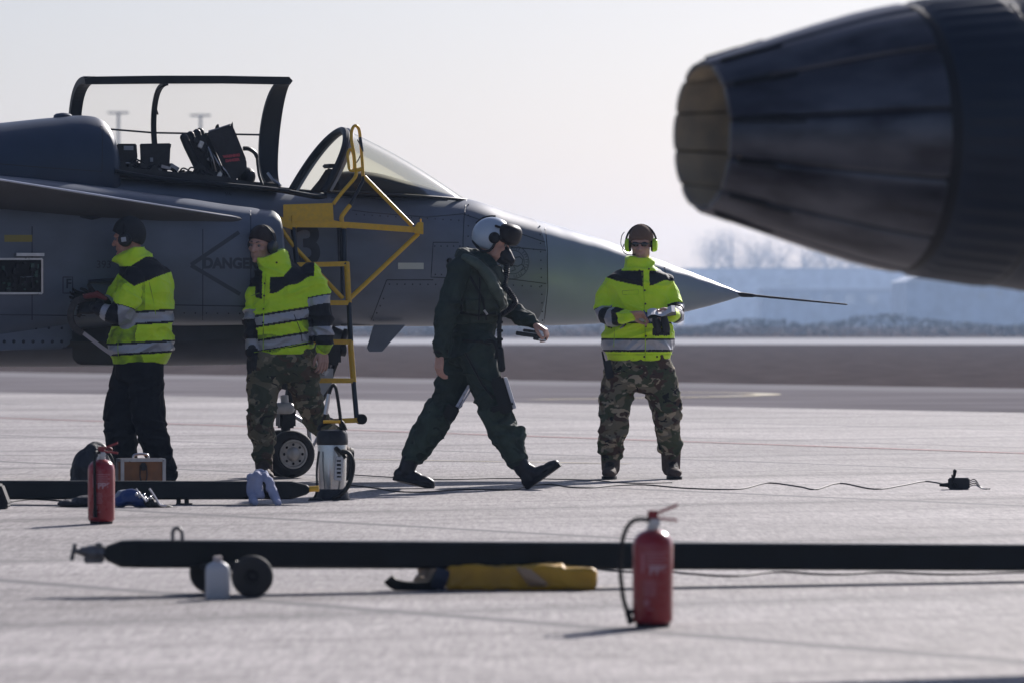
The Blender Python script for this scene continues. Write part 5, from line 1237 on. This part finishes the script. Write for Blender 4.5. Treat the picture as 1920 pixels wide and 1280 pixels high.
# object in the forward hand
hd = empty('data_cartridge', pn.root+pn.l(996, 629, .0), 0, 'black boxy data cartridge held out in the pilot\'s forward hand', 'cartridge')
Mc = Matrix.Rotation(R(8), 3, 'Y'); bm = tb(); box(bm, Vector((-.02, 0, .005)), (.17, .05, .028), Mc, bev=.004); box(bm, Mc @ Vector((-.01, 0, .028)), (.1, .05, .02), Mc, bev=.004); box(bm, Mc @ Vector((.06, 0, -.012)), (.09, .055, .03), Mc, bev=.004)
c_ = build('casing', bm, m_satin, hd, smooth=False); bm = tb(); box(bm, Mc @ Vector((.078, -.03, -.018)), (.05, .006, .012), Mc); box(bm, Mc @ Vector((-.10, -.0, .005)), (.02, .03, .014), Mc); build('contact_strip', bm, m_alu, hd, smooth=False)

# ------------------------------------------------------------------ ground equipment
m_bar = mat('towbar_paint', (.006, .010, .013), .45, var=.25, vs=6, spec=.22)
def squaretube(bm, A, B, hw, hh, taper=None):
    pass
# near tow bar
d0 = 23.6
tw = empty('tow_bar', P(480, 1120, d0)*1.0, 0, 'long dark tow bar on small wheels in front, running out at right', 'tow bar', 'tow bars on the apron'); tw.location.z = .012
O = tw.location.copy()
def TL(x, y, d=d0): return P(x, y, d)-O
bm = tb(); rr = []
for x, yc, hh, hd in ((196, 1035, 6, .02), (200, 1036, 14, .035), (228, 1037, 25, .058), (260, 1037, 26, .058), (1100, 1040.5, 25, .058), (2100, 1045, 24.3, .058), (3200, 1049, 23.5, .058)):
    dx_ = d0+max(0, x-260)/1660*1.3; c = TL(x, yc, dx_); h_ = hh/F*dx_; b_ = .012 if h_ > .03 else .003
    rr.append([c+Vector((0, yy, zz)) for yy, zz in ((-hd+b_, -h_), (hd-b_, -h_), (hd, -h_+b_), (hd, h_-b_), (hd-b_, h_), (-hd+b_, h_), (-hd, h_-b_), (-hd, -h_+b_))])
rings(bm, rr); build('bar_tube', bm, m_bar, tw, smooth=False)
bm = tb(); tube(bm, [TL(196, 1037), TL(165, 1036)], .035, n=12); tube(bm, [TL(168, 1034), TL(150, 1032)], [.025, .018], n=10); tube(bm, [TL(150, 1034), TL(136, 1030)], .012, n=8); tube(bm, [TL(141, 1018), TL(134, 1050)], .009, n=8); box(bm, TL(176, 1048), (.08, .05, .03), bev=.005); box(bm, TL(186, 1030), (.03, .06, .06), bev=.005)
build('tow_eye', bm, mat('worn_steel', (.12, .12, .125), .45, metal=.6, var=.3, vs=30), tw, smooth=False)
bm = tb(); tube(bm, smooth_pts([TL(324, 1014), TL(324, 997), TL(328, 990), TL(336, 990), TL(341, 997), TL(342, 1014)], 4), .008, n=8); build('lift_handle', bm, MATS['worn_steel'], tw)
wz = .085
for (x, dd) in ((473, 23.42), (394, 23.78)):
    c = TL(x, 1080, dd); c.z = wz; wh = wheel(tw, c, Vector((0, 1, 0)), .087, .05, .32, m_satin)
bm = tb(); box(bm, TL(430, 1062), (.24, .07, .03), bev=.005); tube(bm, [TL(473, 1078, 23.42), TL(473, 1076, 23.78)], .012); tube(bm, [TL(394, 1080, 23.42), TL(394, 1080, 23.8)], .012); tube(bm, [TL(473, 1078, 23.5), TL(440, 1055, 23.5)], .014); tube(bm, [TL(394, 1080, 23.6), TL(425, 1055, 23.6)], .014); build('axle_bracket', bm, m_satin, tw, smooth=False)
# bottle
bt = P(408, 1120, 23.25); bt.z = .012; bo = empty('plastic_bottle', bt, 0, 'white plastic bottle standing beside the wheels of the tow bar', 'bottle')
bm = tb(); rr = []
for z, k in ((0, .9), (.006, 1), (.115, 1), (.135, .92), (.148, .6), (.152, .4), (.156, .36)): rr.append([Vector((v_.x, v_.y, z)) for v_ in [Vector((.050*k*math.copysign(abs(math.cos(a))**.7, math.cos(a)), .036*k*math.copysign(abs(math.sin(a))**.7, math.sin(a)), 0)) for a in [2*math.pi*i/28 for i in range(28)]]])
rings(bm, rr); build('bottle_body', bm, mat('milky_plastic', (.55, .56, .58), .45, spec=.4), bo)
bm = tb(); lathe(bm, [(.154, .018), (.174, .018), (.176, .012)], n=18); build('cap', bm, MATS['pale_webbing'], bo)
# yellow chocks/bag behind the bar
yb = P(955, 1104, 24.15); yb.z = .012
bg_ = empty('cover_bag', yb, 0, 'folded yellow fabric cover lying on the concrete behind the near tow bar', 'bag')
m_yfab = mat('yellow_fabric', (.60, .33, .02), .6, c2=(.42, .23, .02), vs=6, bump=.012, bs=10)
def YL(x, y, d=24.15): return P(x, y, d)-yb
bm = tb()
for (x0, x1, yt, yb_) in ((838, 930, 1056, 1104), (915, 1010, 1058, 1103), (990, 1060, 1056, 1103), (1030, 1117, 1062, 1102), (845, 1110, 1070, 1104)):
    a = YL(x0, yb_); b_ = YL(x1, yt); box(bm, Vector(((a.x+b_.x)/2, 0, (b_.z+.0)/2)), (b_.x-a.x, .34, b_.z), bev=.012)
me = remesh(bm, .008, 2); wrinkle(me, .008, 12, (1, 1, 1), 3); finish('folded_cover', me, m_yfab, bg_)
bm = tb()
for k in range(7):
    tube(bm, smooth_pts([YL(975+k*4+random.uniform(-4, 4), 1066+k*1, 23.97), YL(984+k*6, 1080+k*2, 23.95), YL(995+k*4, 1094, 23.97)], 3), .010, n=6, round_caps=True)
build('printed_panel', bm, mat('pale_print', (.42, .28, .17), .7), bg_)
bm = tb(); tube(bm, smooth_pts([YL(795, 1066, 24.3), YL(800, 1080, 24.3), YL(790, 1092, 24.2), YL(815, 1098, 24.2), YL(825, 1080, 24.2)], 5), [.03]*21, n=8, round_caps=True); tube(bm, [YL(800, 1070, 24.3), YL(822, 1072, 24.3), YL(815, 1098, 24.2)], .045, n=8, round_caps=True)
me = remesh(bm, .008, 3); wrinkle(me, .01, 14); finish('folded_flap', me, mat('tan_fabric', (.28, .2, .12), .8, bump=.01, bs=14), bg_)
bm = tb(); wband(bm, smooth_pts([YL(728, 1083, 24.0), YL(738, 1093, 24.0), YL(760, 1099, 24.0), YL(790, 1100, 24.0), YL(812, 1096, 24.0), YL(826, 1072, 24.0)], 5), .05, .01); build('strap', bm, m_strap, bg_, smooth=False)
bm = tb(); wband(bm, smooth_pts([YL(820, 1102, 24.0), YL(826, 1085, 23.97), YL(832, 1066, 23.98)], 5), .06, .008); build('strap', bm, mat('navy_webbing', (.02, .03, .06), .6), bg_, smooth=False)
# far tow bar
d1 = 35.2
tw2 = empty('tow_bar', P(300, 950, d1), 0, 'dark tow bar on two short legs behind the red extinguisher at left', 'tow bar', 'tow bars on the apron'); tw2.location.z = .012
O = tw2.location.copy()
bm = tb(); rr = []
for x, yc, hh, hd in ((-700, 916, 17.5, .058), (300, 918, 17.2, .058), (548, 918, 16.5, .055), (575, 917, 9, .03), (580, 917, 5, .02)):
    c = TL(x, yc, d1); h_ = hh/F*d1; b_ = .012 if h_ > .03 else .003
    rr.append([c+Vector((0, yy, zz)) for yy, zz in ((-hd+b_, -h_), (hd-b_, -h_), (hd, -h_+b_), (hd, h_-b_), (hd-b_, h_), (-hd+b_, h_), (-hd, h_-b_), (-hd, -h_+b_))])
rings(bm, rr); build('bar_tube', bm, m_bar, tw2, smooth=False)
bm = tb(); tube(bm, [TL(578, 916, d1), TL(598, 915, d1)], .018, n=10); build('tow_eye', bm, m_yel, tw2)
for x in (335, 350):
    bm = tb(); tube(bm, [TL(x, 934, d1), Vector((TL(x, 934, d1).x, 0, .008))], .014, square=True); box(bm, Vector((TL(x, 934, d1).x+.01, 0, .004)), (.05, .08, .008)); build('leg', bm, m_bar, tw2, smooth=False)
bm = tb(); box(bm, Vector((TL(-500, 934, d1).x, 0, .028)), (.08, .3, .056)); build('rear_foot', bm, m_bar, tw2, smooth=False)
# rag
rg = P(495, 945, 35.05); rg.z = .012; ro = tb()
for (pts) in ([(488, 884, 35.27), (478, 890, 35.12), (468, 905, 35.10), (470, 925, 35.08), (478, 942, 34.98)], [(490, 884, 35.27), (500, 895, 35.12), (508, 915, 35.09), (516, 930, 35.06), (522, 943, 34.98)], [(484, 890, 35.11), (484, 912, 35.08), (490, 930, 35.06)], [(470, 896, 35.28), (500, 890, 35.28)]):
    tube(ro, smooth_pts([P(*p)-rg for p in pts], 4), .026, n=10, round_caps=True)
me = remesh(ro, .008, 3); wrinkle(me, .012, 16, (1.5, 1, .7), 6); o = finish('cleaning_rag', me, mat('pale_cloth', (.42, .45, .60), .85, c2=(.28, .30, .42), vs=7, bump=.008, bs=26), None, loc=rg)
tag(o, 'pale blue rag draped over the far tow bar', 'rag')
# oxygen/vacuum canister
cp = P(623, 940, 36.1); cp.z = .012; cn = empty('steel_canister', cp, 0, 'steel canister with black lid, base and hose loop by the walking man', 'canister')
def CL(x, y, d=36.1): return P(x, y, d)-cp
bm = tb(); lathe(bm, [(0, .10), (.005, .112), (.05, .10), (.07, .092)], n=32); build('base', bm, m_satin, cn)
bm = tb(); lathe(bm, [(.07, .086), (.35, .094), (.36, .092)], n=36); build('tank', bm, mat('brushed_steel', (.55, .54, .53), .22, metal=.85, var=.1, vs=8), cn)
bm = tb(); lathe(bm, [(.35, .098), (.365, .101), (.42, .097), (.44, .085), (.447, .03)], n=32); build('lid', bm, m_satin, cn)
bm = tb(); box(bm, Vector((.045, -.088, .2)), (.05, .02, .15), Matrix.Rotation(R(6), 3, 'Y'), bev=.004); lb = build('instruction_label', bm, mat('label_white', (.55, .55, .55), .5), cn, smooth=False)
bm = tb(); 
for k in range(5): box(bm, Vector((.045, -.0985, .15+.025*k)), (.026, .003, .010+.004*(k % 2)))
build('label_marks', bm, m_black, lb, smooth=False)
bm = tb(); tube(bm, smooth_pts([CL(605, 790), CL(612, 770), CL(618, 735), CL(624, 722), CL(630, 728), CL(636, 765), CL(640, 800)], 5), .011, n=8); tube(bm, smooth_pts([CL(598, 806), CL(601, 798), CL(620, 790), CL(640, 790), CL(648, 806)], 4), .013, n=8); tube(bm, [CL(638, 786), CL(641, 806)], .014, n=8); build('hose', bm, m_black, cn)
bm = tb(); tube(bm, [CL(610, 776, 36.0), CL(617, 738, 36.0)], .014, n=8); build('hose_handle', bm, m_alu, cn)
bm = tb(); tube(bm, [CL(606, 790, 36.05), CL(638, 790, 36.05)], .010, n=8); build('yellow_tag', bm, m_yel, cn)
bm = tb(); tube(bm, smooth_pts([CL(640, 845, 36.0), CL(655, 850, 36.0), CL(662, 872, 36.0), CL(655, 905, 36.0), CL(640, 925, 36.0), CL(622, 934, 35.98)], 5), .015, n=8); tube(bm, smooth_pts([CL(630, 838, 35.98), CL(642, 850, 36.0), CL(648, 858, 36.0)], 4), .012, n=8); tube(bm, smooth_pts([CL(598, 845, 36.02), CL(594, 880, 36.02), CL(594, 920, 36.0), CL(585, 938, 35.98)], 4), .008, n=6); build('shoulder_strap', bm, m_strap, cn)
bm = tb(); box(bm, CL(592, 937, 36.0)*1.0, (.09, .16, .03), bev=.008); build('foot_plate', bm, m_satin, cn, smooth=False)
# fire extinguishers
m_red = mat('extinguisher_red', (.30, .012, .02), .28, var=.1, vs=10, coat=.3)
def extinguisher(px, py, flip, label, handle_dir):
    d = gd(py); loc = P(px, py, d); loc.z = .012
    e = empty('fire_extinguisher', loc, 0, label, 'extinguisher', 'red fire extinguishers standing on the apron')
    bm = tb(); lathe(bm, [(.012, .05), (.014, .066), (.022, .0735), (.03, .0755), (.30, .0755), (.325, .071), (.345, .056), (.357, .036), (.362, .022)], n=40); c = build('cylinder', bm, m_red, e)
    bm = tb(); lathe(bm, [(0, .06), (.0, .062), (.02, .066), (.022, .05)], n=32); build('base_ring', bm, m_black, e)
    bm = tb(); lathe(bm, [(.358, .024), (.372, .024), (.375, .018), (.40, .018), (.405, .012)], n=18); build('valve', bm, m_alu, e)
    bm = tb(); hx = handle_dir
    for (z0, z1, z2, th) in ((.412, .428, .452, .006), (.400, .402, .396, .005)):
        pts = [Vector((-hx*.02, 0, z0)), Vector((hx*.03, 0, z1)), Vector((hx*.092, 0, z2))]; rr = [[p+Vector((0, yy, zz)) for yy, zz in ((-.011, -th), (.011, -th), (.011, th), (-.011, th))] for p in pts]; rings(bm, rr)
    box(bm, Vector((0, 0, .415)), (.04, .03, .035), bev=.004); build('handle', bm, mat('handle_red', (.28, .015, .02), .4), e, smooth=False)
    bm = tb(); lathe(bm, [(0, .016), (.012, .016), (.014, .012)], Vector((hx*.012, -.018, .386)), Vector((0, -1, 0)), 16); build('pressure_gauge', bm, m_white, e)
    bm = tb(); hz = smooth_pts([Vector((-flip*.015, -.01, .398)), Vector((-flip*.07, -.02, .396)), Vector((-flip*.105, -.02, .35)), Vector((-flip*.122, -.02, .25)), Vector((-flip*.112, -.02, .12)), Vector((-flip*.09, -.02, .04))], 6) if flip != 0 else smooth_pts([Vector((-.01, -.02, .398)), Vector((-.03, -.07, .40)), Vector((-.032, -.088, .34)), Vector((-.030, -.088, .2)), Vector((-.028, -.086, .07))], 6)
    tube(bm, hz, .0085, n=10); h_ = build('hose', bm, m_black, e)
    bm = tb(); a = hz[-1]; b_ = hz[-3]; dv = (a-b_).normalized(); tube(bm, [a-dv*.02, a+dv*.03], [.011, .013], n=10); 
    if flip: tube(bm, [a+Vector((0, 0, .02)), Vector((-flip*.074, -.01, .055))], .009, n=8); box(bm, a+Vector((flip*.01, 0, .018)), (.045, .02, .018))
    build('discharge_nozzle', bm, m_black, h_)
    # printed label wrapped on the cylinder, facing the camera
    m_lab = mat('label_print', (.42, .14, .17), .5)
    bm = tb(); rl = .0762
    def pat(a0, a1, z0, z1, n=6):
        v0 = [bm.verts.new((rl*math.sin(a0+(a1-a0)*i/n), -rl*math.cos(a0+(a1-a0)*i/n), z0)) for i in range(n+1)]; v1 = [bm.verts.new((v_.co.x, v_.co.y, z1)) for v_ in v0]
        for i in range(n): bm.faces.new((v0[i], v0[i+1], v1[i+1], v1[i]))
    rng = random.Random(px)
    for k in range(5): pat(-.35, .75-.2*(k % 2), .275-k*.012, .280-k*.012)
    pat(-.62, -.45, .205, .275); 
    for k in range(7): pat(-.5, .1+.1*rng.random(), .17-k*.009, .174-k*.009)
    pat(-.45, -.2, .08, .105); pat(-.3, .0, .065, .07)
    build('printed_label', bm, m_lab, c, smooth=False, recalc=False)
    bm = text_mesh('PP6', .045, bold=.002); 
    bmesh.ops.triangulate(bm, faces=bm.faces)
    for v_ in bm.verts: a = v_.co.x/rl+.25; z = v_.co.y+.213; v_.co = Vector((math.sin(a)*(rl+.0008), -math.cos(a)*(rl+.0008), z))
    build('label_lettering', bm, mat('label_pale', (.5, .3, .34), .5), c, smooth=False, recalc=False)
    return e
extinguisher(1224, 1180, 1, 'near red fire extinguisher with hose looped at its left, before the long tow bar', 1)
extinguisher(190, 985, 0, 'far red fire extinguisher at left, standing before the tow bar and black bag', 1)
# case
cz = P(264, 931, 37.0); cz.z = .012; cs = empty('tool_case', cz, R(14), 'aluminium framed case with brown panels behind the far tow bar', 'tool case')
bm = tb(); box(bm, Vector((0, 0, .12)), (.27, .17, .22)); build('case_panel', bm, mat('case_brown', (.22, .09, .03), .6, var=.2, vs=12), cs, smooth=False)
bm = tb()
for sx in (-1, 1):
    for sy in (-1, 1): box(bm, Vector((sx*.137, sy*.087, .12)), (.022, .022, .24), bev=.003)
for z in (.008, .232):
    for sy in (-1, 1): box(bm, Vector((0, sy*.089, z)), (.252, .020, .02), bev=.003)
    for sx in (-1, 1): box(bm, Vector((sx*.139, 0, z)), (.020, .152, .02), bev=.003)
build('case_frame', bm, m_alu, cs, smooth=False)
bm = tb(); tube(bm, smooth_pts([Vector((-.05, 0, .24)), Vector((-.045, 0, .262)), Vector((0, 0, .27)), Vector((.045, 0, .262)), Vector((.05, 0, .24))], 4), .008, n=8); build('handle', bm, m_alu, cs)
bm = tb(); box(bm, Vector((0, -.096, .19)), (.03, .012, .05), bev=.003); tube(bm, smooth_pts([Vector((-.02, -.094, .2)), Vector((-.022, -.1, .12)), Vector((0, -.1, .08)), Vector((.022, -.1, .12)), Vector((.02, -.094, .2))], 4), .004, n=6); build('latch', bm, m_satin, cs, smooth=False)
# black kit bag
kz = P(172, 935, 37.3); kz.z = .012; bm = tb()
def KL(x, y, d=37.3): return P(x, y, d)-kz
for (x, y, rx, rz) in ((158, 880, .10, .14), (180, 868, .12, .14), (165, 905, .13, .10), (195, 900, .10, .12), (150, 915, .07, .07)): ell(bm, KL(x, y), (rx*.9, .13, rz))
me = remesh(bm, .01, 3); wrinkle(me, .012, 10, (1, 1, 1), 11); o = finish('kit_bag', me, mat('black_nylon', (.014, .014, .02), .55, bump=.01, bs=20), None, loc=kz); tag(o, 'rounded black kit bag slumped behind the far red extinguisher', 'bag')
bm = tb(); tube(bm, smooth_pts([KL(190, 845, 37.1), KL(205, 850, 37.1), KL(214, 875, 37.1), KL(212, 900, 37.1)], 4), .012, n=6); build('strap', bm, m_strap, o)
bm = tb(); ell(bm, KL(203, 842, 37.15), (.03, .03, .02)); build('red_tag', bm, MATS['red_fabric'], o)
# blue gear heap & black bags in front of far bar
def heap(name, blobs, d, m, label, cat, seed, vox=.007, amp=.008):
    cx_ = sum(b_[0] for b_ in blobs)/len(blobs); z0 = P(cx_, 950, d); z0.z = .012; bm = tb()
    for (x, y, rx, ry, rz) in blobs: ell(bm, P(x, y, d)-z0, (rx, ry, rz))
    me = remesh(bm, vox, 2); wrinkle(me, amp, 16, (1, 1, 1), seed); co = coords(me); co[:, 2] = np.maximum(co[:, 2], 0); setco(me, co)
    o = finish(name, me, m, None, loc=z0); tag(o, label, cat); return o, z0
o, z0 = heap('blue_pouch', [(245, 932, .07, .06, .05), (228, 940, .05, .05, .035), (262, 940, .06, .05, .04), (275, 945, .035, .04, .03)], 34.7, mat('blue_nylon', (.01, .04, .17), .4, bump=.004, bs=30), 'blue fabric pouch lying against the far tow bar', 'pouch', 2)
bm = tb()
for (x, y) in ((256, 926), (262, 930), (270, 928), (276, 936), (282, 932)): ell(bm, P(x, y, 34.6)-z0, (.010, .012, .013), n=8)
build('metal_buckle', bm, m_alu, o)
o, z0 = heap('white_cloth', [(235, 922, .05, .04, .014), (222, 930, .03, .04, .018)], 34.75, mat('grey_cloth', (.3, .33, .38), .8), 'small pale cloth lying on the blue pouch', 'cloth', 4)
o, z0 = heap('black_bag', [(140, 944, .11, .1, .03), (165, 940, .1, .1, .045), (195, 945, .1, .1, .03), (123, 950, .03, .05, .012)], 34.8, mat('black_cloth', (.012, .013, .018), .6, bump=.008, bs=20), 'flat black bag lying under the far tow bar behind the red extinguisher', 'bag', 5)
o, z0 = heap('harness_bundle', [(292, 947, .05, .06, .02), (308, 950, .05, .05, .013), (280, 940, .03, .04, .03), (325, 952, .03, .04, .006)], 34.65, m_strap, 'black harness straps bundled at the right of the blue pouch', 'harness', 6)
bm = tb(); tube(bm, smooth_pts([P(x, y, 34.55)-z0 for x, y in ((280, 915), (290, 930), (300, 945), (312, 948))], 4), .007, n=6); tube(bm, smooth_pts([P(x, y, 34.55)-z0 for x, y in ((255, 915), (262, 925), (275, 940))], 4), .006, n=6); build('buckle_cord', bm, m_alu, o)
# chock at left frame edge
ck = P(0, 957, 34.4); ck.z = .012; bm = tb(); A = [P(x, y, 34.3)-ck for x, y in ((-45, 955), (-12, 905), (2, 908), (16, 945), (12, 957))]
for p in A: p.z = max(0, p.z)
prism(bm, A, [p+Vector((0, .2, 0)) for p in A], bev=.01); o = build('wheel_chock', bm, m_black, None, loc=ck, smooth=False); tag(o, 'black wedge chock cut off by the left edge of the picture', 'chock')
# small black box with cable
bx = P(1798, 920, 38.35); bx.z = .012; jb = empty('intercom_box', bx, R(-6), 'small black box with upright toggle at the end of the ground cable', 'box')
bm = tb(); box(bm, Vector((0, 0, .04)), (.145, .09, .078), bev=.008); build('casing', bm, m_satin, jb, smooth=False)
bm = tb(); tube(bm, [Vector((-.03, -.03, .05)), Vector((-.035, -.04, .09))], .010, n=8); tube(bm, [Vector((-.03, -.04, .09)), Vector((-.026, -.045, .125))], [.009, .013], n=8, round_caps=True); lathe(bm, [(0, .02), (.012, .02)], Vector((-.03, -.045, .03)), Vector((0, -1, 0)), 16); tube(bm, smooth_pts([Vector((-.045, -.05, .1)), Vector((-.04, -.06, .06)), Vector((-.02, -.06, .02))], 4), .006, n=6); build('toggle', bm, m_black, jb)
bm = tb(); tube(bm, [Vector((-.07, 0, .03)), Vector((-.13, -.01, .03))], [.016, .010], n=10); build('plug', bm, m_black, jb)
for k in range(4):
    bm = tb(); tube(bm, smooth_pts([Vector((.07, -.02+.01*k, .02+.012*k)), Vector((.11, -.02, .03+.012*k)), Vector((.15, -.04+.03*k, .01)), Vector((.18+.01*k, -.05+.02*k, .004))], 4), .0035, n=5); build('lead', bm, m_black if k % 2 else MATS['dull_alu'], jb)
def cable(name, pts, r, label, m=m_black):
    p = [G(x, y, .012+r) for x, y in pts]; o0 = p[0].copy(); o0.z = .012; bm = tb(); tube(bm, smooth_pts([q_-o0 for q_ in p], 8), r, n=7)
    o = build(name, bm, m, None, loc=o0); tag(o, label, 'cable'); return o
cable('ground_cable', [(655, 913), (700, 918), (745, 925), (800, 926), (870, 921), (960, 922), (985, 916), (1030, 911), (1070, 917), (1110, 918), (1150, 914), (1210, 912.5), (1290, 919), (1385, 920.5), (1440, 909), (1500, 916), (1530, 921), (1575, 909.5), (1640, 920.5), (1690, 914), (1735, 906), (1775, 912)], .0045, 'thin black cable snaking along the ground past the pilot to the small box')
cable('power_cable', [(660, 893), (740, 898), (830, 902), (950, 900), (1100, 903), (1180, 909), (1260, 908)], .0035, 'thin dark cable lying straight behind the pilot\'s boots')
cable('extension_cable', [(1120, 1072), (1180, 1078), (1240, 1076), (1300, 1082), (1380, 1086), (1460, 1078), (1560, 1083), (1660, 1079), (1780, 1083), (1920, 1079), (2100, 1082)], .0045, 'dark wavy cable on the ground behind the near tow bar at right')
cable('tie_cable', [(20, 945), (60, 940), (115, 943)], .005, 'short black cable under the far tow bar beside the flat black bag')

# ------------------------------------------------------------------ haze
bm = tb(); box(bm, Vector((0, 820, 13.5)), (1040, 1800, 29.0))
hz = build('haze', bm, [], smooth=False); hz['kind'] = 'stuff'
m = bpy.data.materials.new('haze'); m.use_nodes = True; N, L = nlink(m)
for n in list(N):
    if n.type != 'OUTPUT_MATERIAL': N.remove(n)
vv = N.new('ShaderNodeVolumePrincipled'); vv.inputs['Color'].default_value = (.52, .70, 1.0, 1); vv.inputs['Density'].default_value = .00022; vv.inputs['Anisotropy'].default_value = .5
L(vv.outputs[0], [n for n in N if n.type == 'OUTPUT_MATERIAL'][0].inputs['Volume']); hz.data.materials.append(m)
